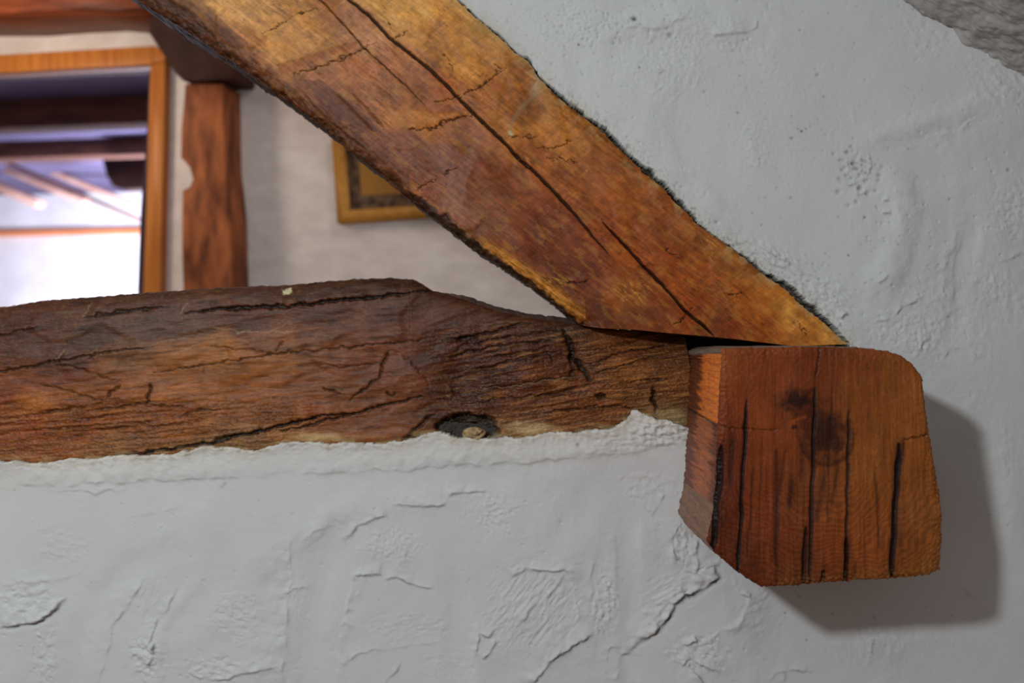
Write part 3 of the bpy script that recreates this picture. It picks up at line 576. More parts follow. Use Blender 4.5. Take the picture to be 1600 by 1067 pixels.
# grain bends: level on the left, rising to the right, fanning around the knot
ang = -0.07 - 0.16 * sst(620, 760, px) * (1 - sst(880, 930, px)) - 0.06 * sst(900, 950, px)
gb = py + 0.085 * px + 26 * sst(640, 820, px) * ((py - 570) / 80) * -0.5 + 0.06 * np.clip(px - 650, 0, 300)
ga = px
CP = [(-300, 520, (90, 58, 48)), (-300, 620, (130, 75, 40)), (-300, 700, (125, 68, 40)), (20, 490, (85, 50, 40)), (50, 500, (88, 50, 42)), (150, 480, (92, 60, 52)), (250, 468, (88, 58, 50)), (400, 460, (88, 58, 50)), (500, 450, (84, 54, 44)), (600, 447, (80, 52, 42)), (655, 460, (80, 48, 38)),
      (50, 545, (98, 62, 54)), (150, 525, (86, 60, 55)), (250, 512, (90, 63, 58)), (320, 505, (86, 58, 52)), (380, 500, (88, 47, 38)), (500, 490, (98, 57, 45)), (620, 490, (88, 52, 42)), (700, 500, (90, 54, 44)), (760, 512, (84, 50, 42)), (100, 560, (84, 56, 50)),
      (50, 595, (120, 66, 38)), (15, 610, (122, 62, 36)), (100, 590, (108, 54, 38)), (120, 620, (142, 82, 38)), (60, 625, (155, 92, 44)), (200, 565, (120, 82, 60)), (300, 560, (152, 95, 50)), (340, 540, (158, 100, 48)), (250, 605, (150, 92, 52)), (170, 595, (140, 80, 42)), (380, 580, (148, 90, 48)), (450, 560, (142, 88, 52)), (400, 610, (142, 84, 46)), (520, 600, (126, 72, 42)),
      (560, 560, (120, 68, 46)), (480, 540, (116, 72, 52)), (420, 535, (118, 76, 54)), (50, 665, (132, 68, 40)), (150, 650, (132, 72, 40)), (100, 695, (140, 80, 48)), (250, 650, (132, 72, 40)), (300, 675, (134, 80, 44)), (200, 695, (128, 84, 54)), (400, 650, (136, 78, 42)), (380, 690, (120, 88, 66)), (450, 675, (150, 98, 62)), (550, 660, (126, 72, 45)), (600, 675, (132, 78, 48)), (480, 640, (128, 72, 42)),
      (640, 520, (102, 52, 36)), (600, 560, (118, 64, 42)), (680, 560, (86, 46, 36)), (640, 600, (112, 62, 42)), (700, 600, (76, 42, 34)), (760, 540, (84, 42, 33)), (800, 560, (84, 42, 31)), (850, 550, (88, 44, 32)), (800, 605, (96, 49, 33)), (750, 620, (78, 41, 31)), (850, 620, (102, 52, 32)), (700, 635, (86, 46, 34)), (900, 600, (110, 60, 35)), (620, 625, (118, 68, 45)), (880, 652, (118, 68, 37)), (830, 668, (150, 115, 85)), (760, 580, (80, 40, 30)),
      (905, 518, (72, 50, 40)), (950, 535, (122, 72, 46)), (930, 560, (104, 58, 33)), (1000, 545, (112, 62, 36)), (980, 585, (128, 78, 42)), (1050, 550, (96, 56, 36)), (1050, 600, (122, 72, 36)), (1000, 620, (122, 74, 40)), (950, 640, (120, 66, 36)), (1050, 645, (118, 92, 68)), (1065, 615, (100, 62, 36)), (820, 640, (104, 58, 38))]
Ct = palette(px, py, CP, 10, 1.7, 14, 320, 38, -0.08, 1.8) * np.array([1.03, 0.98, 1.0])
Ht = np.zeros(len(px))
rg = sst(600, 650, py) * (1 - sst(430, 560, px)) + 1.0 * sst(640, 720, px) * sst(490, 530, py)      # splintered zones
rg = np.clip(rg + 0.6 * sst(900, 940, px), 0, 1.2)
Ht += 2.4 * MM * fbm(ga / 150, gb / 55, 330, 2) + 0.9 * MM * fbm(ga / 60, gb / 14, 331, 3) + (0.15 + 1.6 * rg) * MM * fbm(ga / 60, gb / 6.5, 332, 5)
g1 = fbm(ga / 80, gb / 4.5, 350, 4); g2 = fbm(ga / 22, gb / 9, 351, 4); g3 = fbm(ga / 40, gb / 2.6, 353, 3)
Ct *= (1 + 0.20 * g1 + 0.16 * g2 + 0.13 * g3 * (0.3 + rg) + 0.22 * fbm(ga / 90, gb / 30, 357, 4))[:, None]
# splinter steps
st = fbm(ga / 60, gb / 7, 340, 3); ste = (st * 4) % 1.0
Ht += rg * MM * 2.2 * ste
Ct *= (1 - 0.5 * rg * np.exp(-((ste) / 0.09) ** 2))[:, None]
lf = sst(0.25, 0.5, fbm(ga / 50, gb / 4, 354, 4)) * rg; Ct = Ct * (1 - 0.35 * lf[:, None]) + lin((176, 118, 66)) * 0.35 * lf[:, None]
dkf = sst(0.25, 0.5, fbm(ga / 50, gb / 5, 355, 4)); Ct *= (1 - 0.32 * dkf)[:, None]
vo = perlin(ga / 90 + 0.5 * perlin(gb / 40, ga / 80, 361), gb / 45, 360); Ht += 1.6 * MM * sst(-0.12, 0.2, vo); Ct *= (1 + 0.10 * (sst(-0.04, 0.1, vo) - 0.5))[:, None]
jx = px + 3.4 * fbm(px / 20, py / 14, 380, 5, 0.6); jy = py + 2.8 * fbm(px / 20, py / 14, 381, 5, 0.6)
for pts, ww, dp, dk in [([(281, 490), (337, 482), (450, 478), (525, 469), (600, 463), (640, 456), (672, 452)], 2.4, 7, 0.95), ([(127, 496), (180, 488), (262, 479)], 1.8, 4, 0.8), ([(-100, 600), (0, 580), (86, 565), (169, 550), (240, 541)], 1.5, 4, 0.75), ([(-60, 530), (0, 523), (60, 512)], 1.2, 3, 0.6),
                        ([(236, 584), (319, 571), (431, 552), (520, 545), (600, 538), (644, 532), (690, 528)], 1.3, 3, 0.7), ([(322, 539), (370, 545), (431, 552)], 1.1, 2, 0.5), ([(88, 568), (130, 578), (180, 596)], 1.3, 3, 0.5), ([(60, 600), (110, 612), (165, 628)], 1.2, 3, 0.5), ([(165, 625), (172, 610), (188, 602)], 1.5, 4, 0.7),
                        ([(236, 597), (232, 617), (229, 634)], 2.2, 6, 0.8), ([(178, 712), (220, 707), (262, 702), (326, 692), (375, 679), (431, 668), (480, 655), (525, 647), (560, 647)], 2.6, 8, 0.95), ([(431, 674), (470, 668), (500, 659), (560, 646), (602, 633), (661, 618)], 2.0, 6, 0.85),
                        ([(610, 545), (602, 560), (595, 577), (591, 591), (567, 609), (545, 628)], 1.5, 4, 0.8), ([(500, 568), (540, 574), (590, 566)], 1.1, 3, 0.5), ([(500, 605), (520, 612), (535, 615)], 1.3, 3, 0.6),
                        ([(690, 530), (720, 527), (760, 521), (800, 510), (830, 503)], 2.2, 5, 0.8), ([(712, 532), (730, 529), (748, 531)], 4.0, 5, 0.6), ([(693, 560), (735, 550), (770, 542), (820, 535), (868, 532)], 1.6, 4, 0.7), ([(700, 545), (760, 532), (830, 521), (880, 515)], 1.4, 4, 0.6),
                        ([(700, 595), (760, 575), (830, 556), (885, 547)], 1.8, 4, 0.6), ([(728, 611), (770, 606), (805, 602), (850, 594), (903, 586)], 1.6, 4, 0.6), ([(740, 628), (800, 622), (860, 616), (920, 600)], 1.6, 3, 0.5), ([(765, 560), (820, 549), (880, 540)], 1.2, 3, 0.5),
                        ([(878, 514), (892, 539), (896, 560), (906, 570), (913, 580), (924, 597)], 4.2, 8, 0.85), ([(888, 540), (895, 575), (890, 590)], 2.2, 5, 0.6), ([(932, 622), (945, 617)], 6.0, 6, 0.8), ([(1020, 602), (1022, 625), (1026, 646)], 2.6, 6, 0.85), ([(861, 552), (864, 568)], 1.3, 3, 0.7),
                        ([(915, 570), (970, 552), (1020, 544), (1070, 538)], 1.6, 4, 0.6), ([(930, 585), (985, 567), (1030, 556)], 1.6, 4, 0.6), ([(920, 552), (960, 540), (1000, 532)], 1.2, 3, 0.5), ([(940, 605), (990, 596), (1050, 592)], 1.5, 3, 0.5), ([(850, 645), (900, 638), (960, 634), (1010, 640)], 1.7, 4, 0.7),
                        ([(625, 694), (640, 680), (652, 667), (679, 648)], 3.0, 5, 0.75), ([(115, 655), (150, 652), (190, 648)], 1.4, 3, 0.6), ([(280, 653), (310, 640), (345, 640)], 1.4, 3, 0.6), ([(40, 650), (90, 640), (150, 632), (260, 627)], 1.1, 3, 0.45), ([(0, 655), (40, 650), (160, 632)], 1.1, 2, 0.4),
                        ([(150, 640), (220, 632), (290, 636)], 1.4, 4, 0.6), ([(130, 672), (200, 668), (260, 664)], 1.4, 3, 0.5), ([(60, 672), (110, 668), (180, 664)], 1.3, 3, 0.5), ([(455, 640), (457, 655)], 1.1, 2, 0.5), ([(95, 560), (103, 548)], 1.2, 2, .6), ([(138, 562), (150, 548)], 1.5, 3, .6), ([(430, 552), (445, 530)], 1.0, 2, .5),
                        ([(318, 585), (319, 572)], 1.0, 2, .5), ([(600, 538), (640, 560), (670, 600), (676, 625)], 1.0, 2, .4), ([(705, 600), (712, 615), (706, 628)], 1.8, 3, .5), ([(602, 614), (612, 618), (618, 614)], 1.5, 3, .6)]:
    crack(Ht, Ct, jx, jy, pts, ww, dp * MM, dk, (20, 12, 9), 5)
    ledge(Ht, jx, jy, pts, dp * 0.35 * MM, 14)
# pale scratches
for pts in [[(322, 512), (350, 514), (375, 518), (440, 519), (470, 518)], [(88, 566), (95, 555), (104, 546)], [(125, 496), (133, 484), (140, 470)], [(280, 490), (292, 474)], [(240, 700), (300, 692), (360, 676)], [(730, 610), (805, 602), (903, 587)], [(265, 555), (290, 545), (320, 538)], [(230, 542), (262, 530), (300, 528)]]:
    band(Ct, jx, jy, pts, 1.5, (158, 125, 108), 0.55, 0.8)
band(Ct, jx, jy, [(437, 456), (448, 455), (455, 452)], 5, (195, 188, 165), 0.9, 0.5)
# gum spots / lighter flecks
k = sst(0.42, 0.6, fbm(px / 7, py / 3, 391, 3) + 0.3 * fbm(px / 60, py / 60, 392, 2)); Ct = Ct * (1 - 0.10 * k[:, None]) + lin((190, 150, 95)) * 0.10 * k[:, None]
# worn lime-washed lower margin
bt = np.interp(px, [p[0] for p in TIE_BOT], [p[1] for p in TIE_BOT]); dd = bt - py
k = np.exp(-np.clip(dd, 0, None) / 7) * sst(-0.15, 0.3, fbm(px / 40, py / 8, 393, 3)); Ct = Ct * (1 - 0.6 * k[:, None]) + lin((176, 158, 128)) * 0.6 * k[:, None]
k = blob(px, py, 826, 668, 50, 15, 0.8, 394) * 0.55 * (0.6 + 0.8 * np.abs(fbm(ga / 20, (py + 0.5 * px) / 5, 395, 3))); Ct = Ct * (1 - k[:, None]) + lin((190, 168, 140)) * k[:, None]
k = blob(px, py, 1050, 648, 32, 15, 0.8, 396) * 0.6; Ct = Ct * (1 - k[:, None]) + lin((160, 135, 108)) * k[:, None]
k = blob(px, py, 500, 683, 70, 10, 0.8, 397) * 0.6; Ct = Ct * (1 - k[:, None]) + lin((190, 165, 130)) * k[:, None]
# pocket, set back and coloured darker
k = blob(px, py, 730, 668, 54, 24, 0.22, 398, 0.18) * sst(684 - 400, 690 - 400, py - 0 * px); k = blob(px, py, 730, 668, 54, 24, 0.22, 398, 0.18)
Ht -= k * MM * (20 + 8 * fbm(px / 14, py / 10, 399, 3)); Ct = Ct * (1 - 0.9 * k[:, None]) + lin((58, 50, 46)) * 0.9 * k[:, None] * (1 + 0.8 * fbm(px / 18, py / 5, 400, 3))[:, None]
k = blob(px, py, 665, 685, 22, 8, 0.4, 401, .2) + blob(px, py, 778, 690, 20, 14, 0.4, 401, .2); Ct = Ct * (1 - 0.6 * k[:, None]) + lin((150, 142, 130)) * 0.6 * k[:, None]
# hollow swell around the knot (650-760)
Ht += MM * (5 * blob(px, py, 640, 590, 60, 60, 0.9, 402, 0) - 7 * blob(px, py, 720, 590, 40, 60, 0.9, 403, 0) + 4 * blob(px, py, 830, 580, 60, 50, 0.9, 404, 0) - 4 * blob(px, py, 905, 570, 16, 50, 0.9, 405, 0))
# top arris rounding, and the right end drops back beneath the rafter
tp = np.interp(px, [p[0] for p in TIE_TOP], [p[1] for p in TIE_TOP]); dtop = np.clip(py - tp, 0, None)
Ht -= MM * (9 * np.exp(-dtop / 6) + 5 * np.exp(-dtop / 26) + 8 * np.exp(-dtop / 50) * (px < 640))
Ht -= 0.030 * sst(900, 1080, px) * (1 - sst(520, 575, py)) + 0.006 * sst(940, 1080, px)
Ct = np.clip(deep(Ct) * KW * np.array([1.0, 1.0, 0.76]), 0.004, 0.9)
def tie_side(x, y, d):
    t = sst(660, 740, x) * (1 - sst(900, 960, x)) * (y < 520)
    rise = -9.0 * t * math.sin(min(1, d / 0.05) * math.pi / 2) - 2.0 * min(1, d / .02) * (y < 520) * (x < 660)
    c = lin((88, 68, 60)) * (1 + 0.4 * fbm(x / 30, d * 90 + y * 0, 410, 3))[:, None]
    return (0 * x, rise + 1.0 * fbm(x / 14, d * 60 + 0 * y, 411, 3) * (y < 520)), np.clip(c * 1.7, 0.004, 1)
Ht -= MM * 8 * sst(8, -6, dd)
tie = block('horizontal_beam', G, 0.003, Ht, Ct, wood_attr('tie_beam_wood', -0.09, 0.45, 0.10, 0.4, 0.0, 12), [0.002, 0.006, 0.012, 0.02, 0.035, 0.05, 0.08, 0.11, 0.14, 0.18], tie_side)
tag(tie, 'dark weathered hand-hewn horizontal beam resting on the white wall', 'beam')

# ------------------------------------------------------------------ protruding beam end
ET = [(1128, 545), (1148, 543), (1200, 543), (1281, 541), (1342, 543), (1385, 548), (1411, 556), (1429, 571), (1443, 588)]
ER = [(1443, 588), (1446, 625), (1452, 672), (1458, 707), (1467, 759), (1473, 802), (1472, 853), (1470, 890)]
EL = [(1128, 545), (1125, 600), (1122, 664), (1119, 740), (1115, 802), (1104, 845)]
EB = [(1104, 845), (1116, 862), (1152, 894), (1189, 917), (1221, 917), (1281, 912), (1342, 907), (1393, 905), (1454, 899), (1470, 890)]
G = coons(ET, EB, EL, ER, 270, 280); ns, nt = G.shape[:2]
ei = np.minimum(np.minimum(np.arange(ns)[:, None], ns - 1 - np.arange(ns)[:, None]), np.minimum(np.arange(nt)[None], nt - 1 - np.arange(nt)[None]))
G = G + np.stack([1.5 * fbm(G[..., 0] / 6, G[..., 1] / 6, 501, 3), 1.5 * fbm(G[..., 0] / 6, G[..., 1] / 6, 502, 3)], -1) * np.exp(-ei / 5.0)[..., None]
px, py = G[..., 0].ravel(), G[..., 1].ravel()
CP = [(1140, 565, (150, 76, 32)), (1200, 560, (140, 64, 26)), (1280, 560, (128, 58, 25)), (1350, 562, (140, 70, 30)), (1400, 585, (152, 84, 38)), (1430, 620, (158, 90, 42)), (1180, 640, (148, 68, 26)), (1210, 600, (142, 66, 26)), (1340, 620, (148, 78, 30)), (1400, 660, (152, 84, 32)),
      (1140, 640, (140, 62, 24)), (1140, 720, (118, 46, 17)), (1200, 720, (142, 66, 26)), (1250, 770, (134, 68, 32)), (1350, 740, (158, 90, 38)), (1430, 740, (152, 84, 34)), (1450, 830, (152, 88, 40)), (1360, 830, (152, 78, 32)), (1300, 855, (142, 68, 30)), (1220, 850, (132, 60, 27)), (1180, 800, (138, 62, 26)),
      (1128, 800, (106, 44, 18)), (1160, 885, (108, 48, 21)), (1250, 900, (122, 62, 30)), (1420, 870, (142, 76, 32)), (1455, 885, (146, 86, 42)), (1280, 600, (134, 62, 24)), (1300, 780, (148, 78, 34))]
Ce = palette(px, py, CP, 12, 1.7, 8, 520, 40, math.pi / 2, 1.6)
cxr, cyr = 1276, 655
r = np.hypot((px - cxr) * 1.0, (py - cyr) * 0.92) + 16 * fbm(px / 90, py / 90, 530, 4)
rings = np.sin(r * 2 * math.pi / 7.6 + 2.0 * fbm(r / 30, px * 0, 531, 2)) * (0.4 + 0.6 * sst(40, 110, r))
vs = fbm(px / 3.4, py / 70, 532, 4); vs2 = fbm(px / 9, py / 120, 533, 3)
Ce *= (1 + 0.13 * rings * (0.25 + sst(720, 800, py)) + 0.17 * vs + 0.16 * vs2 + 0.10 * fbm(px / 4, py / 4, 534, 3) + 0.10 * fbm(px / 40, py / 40, 535, 3))[:, None]
He = MM * (0.05 * rings + 0.22 * vs + 1.8 * fbm(px / 90, py / 110, 540, 3) + 0.22 * fbm(px / 5, py / 5, 541, 3))
# knot
k = blob(px, py, 1247, 627, 42, 28, 0.8, 550, 0.3) * 0.9; Ce = Ce * (1 - k[:, None]) + lin((38, 14, 9)) * k[:, None]
k = blob(px, py, 1290, 680, 54, 66, 0.8, 551, 0.25) * 0.85; Ce = Ce * (1 - k[:, None]) + lin((44, 17, 10)) * k[:, None]
k = blob(px, py, 1262, 652, 30, 26, 0.8, 553, 0.15) * 0.6; Ce = Ce * (1 - k[:, None]) + lin((84, 30, 15)) * k[:, None]
rr = np.hypot((px - 1292) / 42, (py - 683) / 44); k = np.exp(-((rr - 1) / 0.07) ** 2) * sst(660, 700, py) * 0.6; Ce = Ce * (1 - k[:, None]) + lin((60, 24, 14)) * k[:, None]
rr = np.hypot((px - 1292) / 34, (py - 690) / 34); k = np.exp(-((rr - 1) / 0.08) ** 2) * 0.3; Ce = Ce * (1 - k[:, None]) + lin((66, 26, 14)) * k[:, None]
band(Ce, px, py, [(1232, 662), (1245, 655), (1262, 650)], 4, (165, 78, 30), 0.6, 0.8); band(Ce, px, py, [(1236, 668), (1246, 666)], 4, (45, 18, 12), 0.8, 0.7)
jx = px + 2.4 * fbm(px / 40, py / 60, 560, 3) + 0.5 * fbm(px / 7, py / 22, 562, 3); jy = py
for x0, y0_, x1, y1_, ww, dk in [(1167, 623, 1153, 894, 2.9, 0.97), (1128, 695, 1115, 856, 5.5, 0.95), (1144, 683, 1141, 752, 4.0, 0.55), (1274, 604, 1266, 905, 3.4, 0.75), (1213, 700, 1212, 872, 4.5, 0.55), (1239, 748, 1233, 784, 5.0, 0.6), (1228, 700, 1214, 790, 2.5, .4), (1260, 823, 1257, 905, 4.2, 0.75),
                                 (1327, 640, 1322, 908, 2.6, 0.7), (1324, 840, 1322, 908, 4.6, 0.8), (1336, 880, 1334, 906, 3, .5), (1405, 692, 1394, 908, 5.2, 0.97), (1411, 690, 1407, 715, 3, .6), (1368, 740, 1373, 845, 1.8, 0.5), (1288, 890, 1286, 906, 4, 0.75), (1290, 735, 1278, 800, 4, .45), (1176, 730, 1168, 860, 1.6, 0.55), (1252, 690, 1252, 740, 3, .4),
                                 (1300, 600, 1292, 800, 1.6, .35), (1218, 800, 1212, 905, 3.0, .4), (1310, 730, 1298, 780, 3, .4), (1190, 690, 1182, 900, 1.4, .3), (1350, 800, 1352, 905, 1.4, .3), (1241, 620, 1239, 640, 2, .3), (1273, 580, 1275, 620, 2.0, .4)]:
    band(Ce, jx, jy, [(x0 + 0.5, y0_ - 12), (x1, y1_ + 10)], ww * 2.6, (60, 24, 14), 0.55 * dk, 1.0)
    ww *= 0.8
    crack(He, Ce, jx, jy, [(x0, y0_), ((x0 + x1) / 2, (y0_ + y1_) / 2), (x1, y1_), (x1 - 0.5, y1_ + 12)], ww, (1.0 + ww * 0.8) * MM if dk > .6 else 0.2 * MM, dk if dk > .6 else dk * 0.7, (28, 13, 11), 7)
jx = px + 2.2 * fbm(px / 7, py / 7, 561, 3); jy = py + 2.2 * fbm(px / 7, py / 7, 562, 3)
crack(He, Ce, jx, jy, [(1281, 538), (1280, 560), (1275, 592)], 1.2, 2 * MM, 0.7, (40, 18, 12)); crack(He, Ce, jx, jy, [(1411, 688), (1430, 684), (1456, 677)], 1.2, 2 * MM, 0.7, (40, 18, 12))
crack(He, Ce, jx, jy, [(1118, 664), (1140, 668), (1200, 672), (1222, 670)], 1.0, 1.5 * MM, 0.5, (40, 18, 12))
# frayed golden fibres along the bottom and right rims
ma, da, _, _ = pld(px, py, EB); k = np.exp(-da / 7) * sst(0.0, 0.35, fbm(px / 7, py / 5, 570, 3)) * (px > 1215); Ce = Ce * (1 - 0.75 * k[:, None]) + lin((196, 146, 80)) * 0.75 * k[:, None]
ma, dc, _, _ = pld(px, py, ER); k = np.exp(-dc / 12) * sst(0.0, 0.35, fbm(px / 4, py / 4, 571, 3)); Ce = Ce * (1 - 0.5 * k[:, None]) + lin((190, 122, 58)) * 0.5 * k[:, None]
edge = np.minimum(np.minimum(da, dc), np.minimum(pld(px, py, ET)[1], pld(px, py, EL)[1]))
He -= MM * 5 * np.exp(-edge / 3.0); He += MM * 1.4 * np.exp(-edge / 12) * fbm(px / 5, py / 5, 572, 3)
Ce = np.clip(deep(Ce) * KW * np.array([0.76, 0.75, 0.62]), 0.003, 0.9)
PRO = 0.17
def end_side(x, y, d):
    lf = (x < 1130) & (y > 548)
    f = d / PRO
    n = fbm(x / 12, y / 9 + d * 10, 580, 3); ng = fbm(d * 45 + 0 * x, y / 3.0, 581, 4)
    c = np.tile(lin((92, 48, 30)), (len(x), 1))
    up = lf & (y < 664)
    orange = 1 - sst(0.50, 0.72, f + 0.12 * n)
    c = np.where(up[:, None], c * (1 - orange[:, None]) + lin((205, 112, 48)) * orange[:, None], c)
    mid = lf & (y >= 664) & (y < 790)
    o2 = sst(0.05, 0.3, f + 0.1 * n) * (1 - sst(0.62, 0.8, f + 0.2 * n)) * 0.8
    c = np.where(mid[:, None], lin((98, 50, 32)) * (1 - o2[:, None]) + lin((165, 92, 50)) * o2[:, None], c)
    lowr = lf & (y >= 790); c = np.where(lowr[:, None], lin((122, 88, 68)), c)
    topm = (y <= 552); c = np.where(topm[:, None], lin((110, 96, 86)), c)
    edge_b = np.exp(-((f - 0.98) / 0.03) ** 2) * 0.0
    hc = np.exp(-((y - (664 - 8 * f)) / 2.0) ** 2) * lf * 0.9
    c = c * (1 + 0.35 * ng + 0.2 * n)[:, None]; c = c * (1 - hc[:, None])
    if d < 0.004: c = c * 1.25
    dx = np.where(lf, 1.5 * n + 1.2 * ng, 0) * min(1, d / 0.01)
    # the top left corner falls away towards the wall
    tl = np.exp(-((x - 1128) / 14) ** 2) * (y < 560) * min(1, f)
    # and the beam flares slightly below
    fl = -3.0 * f * (lf & (y > 700))
    return (dx + fl + 4 * tl * 0, 6.0 * tl + 0 * x), np.clip(c * 1.5, 0.004, 0.9)
dd_ = [0.0015, 0.004, 0.008] + list(np.linspace(0.014, PRO + 0.004, 40)) + [PRO + 0.03, PRO + 0.08]
end = block('beam_end', G, -PRO, He, Ce, wood_attr('beam_end_wood', math.pi / 2, 0.5, 0.10, 0.3, 0.0, 12, 360.0), dd_, end_side)
tag(end, 'sawn square end of a thick orange brown beam jutting out of the wall', 'beam')

# mortar lump lying in the dark pocket
def lump(name, cx, cy, rx, ry, y, mat, seed, label):
    th, ph = np.meshgrid(np.linspace(0, 2 * math.pi, 41)[:-1], np.linspace(0.001, math.pi - 0.001, 22), indexing='ij')
    n = 1 + 0.35 * fbm(th * 0 + np.cos(th) * 1.7 + 5, np.sin(th) * 1.7 + ph, seed, 3)
    x = np.cos(th) * np.sin(ph) * rx * n / S; z = np.cos(ph) * ry * n / S; yy = np.sin(th) * np.sin(ph) * 0.007 * n
    k_ = (D + y) / D
    V_l = np.stack([((cx - CX) / S * k_ + x).ravel(), (y + yy).ravel(), ((CY - cy) / S * k_ + z).ravel()], 1)
    i, j = np.meshgrid(np.arange(40), np.arange(21), indexing='ij'); a = i * 22 + j; b = ((i + 1) % 40) * 22 + j
    o = mesh_from(name, V_l, np.stack([a, a + 1, b + 1, b], -1).reshape(-1, 4), mat)
    return tag(o, label, 'mortar')
sand = noisy('sandy_mortar', (150, 122, 84), (200, 178, 135), (240, 240, 240), 0.9, 0.5, dist=0.003)
lump('mortar_lump', 742, 677, 17, 8, 0.002, sand, 9, 'sandy yellow mortar lump lodged in the dark hollow under the beam')

# ------------------------------------------------------------------ the room behind, seen through the opening
def prism(name, pts, o0, o1, mat, parent=None, smooth=False, sub=0):
    """pts: local (u, w) outline, counter-clockwise or not; between offsets o0 (back) and o1 (front)"""
    pts = [tuple(p) for p in pts]
    A = sum(pts[i][0] * pts[(i + 1) % len(pts)][1] - pts[(i + 1) % len(pts)][0] * pts[i][1] for i in range(len(pts)))
    if A < 0: pts = pts[::-1]
    n = len(pts)
    Vp = [bwld(u, w_, o1) for u, w_ in pts] + [bwld(u, w_, o0) for u, w_ in pts]
    qd = [[i, i + n, (i + 1) % n + n, (i + 1) % n] for i in range(n)]
    ob = mesh_from(name, np.array(Vp), np.array(qd), mat, ngons=[list(range(n)), list(range(2 * n - 1, n - 1, -1))], smooth=smooth, parent=parent)
    bv = ob.modifiers.new('bevel', 'BEVEL'); bv.width = 0.003; bv.segments = 2; bv.limit_method = 'ANGLE'
    return ob
def pxs(lst, off): return [bl(x, y, off) for x, y in lst]
def box(name, u0, u1, w0, w1, o0, o1, mat, parent=None): return prism(name, [(u0, w0), (u1, w0), (u1, w1), (u0, w1)], o0, o1, mat, parent)
def emp(name, loc):
    o = bpy.data.objects.new(name, None); COL.objects.link(o); o.location = loc; return o

bw_m = noisy('warm_plaster', (218, 208, 204), (232, 224, 220), (14, 14, 22), 0.85, 0.35, dist=0.02)
# opening of the back wall
iu_r, iw_t = bl(240, 100, 0); fl_z = -1.35
wl = []
th = 0.12
ou0 = bl(-420, 300, 0)[0]; ou1 = bl(244, 300, 0)[0]; ow1 = bl(120, 98, 0)[1]
box('wall_back', ou1, 3.0, fl_z, 1.6, -th, 0, bw_m); wb = bpy.data.objects['wall_back']; tag(wb, 'warm white plaster wall of the room behind', kind='structure')
# lintel slopes with the frame
lt = pxs([(-420, 118), (244, 78)], 0)
o_ = prism('wall_lintel', [lt[0], lt[1], (ou1, 1.6), (ou0 - 1.5, 1.6), (ou0 - 1.5, lt[0][1])], -th, 0, bw_m); tag(o_, 'white plaster strip above the wood-framed opening', kind='structure')
o_ = box('wall_left', ou0 - 1.5, ou0, fl_z, lt[0][1], -th, 0, bw_m); tag(o_, 'white plaster wall left of the wood-framed opening', kind='structure')
# door frame (window_1 as structure)
fr_m = noisy('honey_pine', (176, 104, 44), (206, 132, 62), (60, 60, 5), 0.4, 0.1)
dk_m = noisy('dark_rebate', (52, 44, 58), (66, 54, 66), (30, 30, 5), 0.6, 0.1)
fo = 0.03
R_ = pxs([(240, 72), (259, 80), (250, 560), (222, 560), (235, 101)], fo)
frame = emp('window_1', tuple(bwld(*R_[0], 0))); tag(frame, 'honey coloured wooden frame around the bright opening', kind='structure')
prism('window_jamb', pxs([(235, 100), (258, 96), (256, 200), (253, 330), (250, 470), (247, 620), (219, 620), (223, 450), (228, 330), (231, 200)], fo), -0.02, fo, fr_m, frame)
prism('window_head', pxs([(-430, 114), (-100, 92), (0, 86), (120, 79), (240, 72), (259, 78), (258, 95.6), (235, 99.6), (235, 101), (120, 107), (0, 114), (-430, 140)], fo), -0.02, fo + 0.002, fr_m, frame)
prism('window_jamb', pxs([(-430, 140), (-400, 139), (-400, 620), (-430, 620)], fo), -0.02, fo, fr_m, frame)
prism('window_rebate', pxs([(232, 110), (237, 110), (230, 600), (212, 600), (214, 450), (219, 330), (229, 200)], 0.005), -0.06, 0.005, dk_m, frame)

# wood of the back room
rb_m = noisy('red_brown_timber', (120, 66, 42), (165, 96, 58), (8, 8, 60), 0.55, 0.3, dist=0.01)
rb2_m = noisy('header_timber', (84, 38, 26), (136, 70, 38), (5, 40, 40), 0.45, 0.3, dist=0.01)
post_m = noisy('post_timber', (88, 44, 26), (176, 102, 58), (26, 26, 9), 0.6, 0.5, dist=0.012, detail=6)
cor_m = noisy('shaded_corbel_wood', (44, 26, 22), (66, 37, 29), (14, 14, 14), 0.7, 0.2)  # the corbel's shade is put into this dark wood colour
hb = 0.20
h0 = pxs([(-500, 24), (0, 22), (60, 17), (130, 13), (180, 17), (236, 10), (236, -260), (-500, -260)], hb)
o_ = prism('header_beam', h0, 0.0, hb, rb2_m); tag(o_, 'reddish brown header beam above the wood-framed opening', 'beam')
# post
pf = 0.10
post_pts = [(349, 131), (350, 200), (351, 260), (356, 300), (360, 345), (361, 400), (363, 450), (364, 760), (288, 760), (286, 450), (284, 400), (284, 340), (285, 297), (296, 292), (301, 280), (296, 262), (288, 252), (282, 246), (283, 200), (287, 160), (289, 131)]
po = prism('wooden_post', pxs(post_pts, pf), 0.002, pf, post_m); tag(po, 'rough reddish wooden post standing against the wall behind', 'post')
# corbel
cf = 0.12
cp_pts = [(231, 22), (233, 52), (246, 72), (262, 96), (272, 112), (284, 125), (300, 127), (366, 123), (369, 100), (369, -30), (231, -30)]
co = prism('corbel', pxs(cp_pts, cf), 0.002, cf, cor_m); tag(co, 'dark brown chamfered corbel block on top of the wooden post', 'corbel')

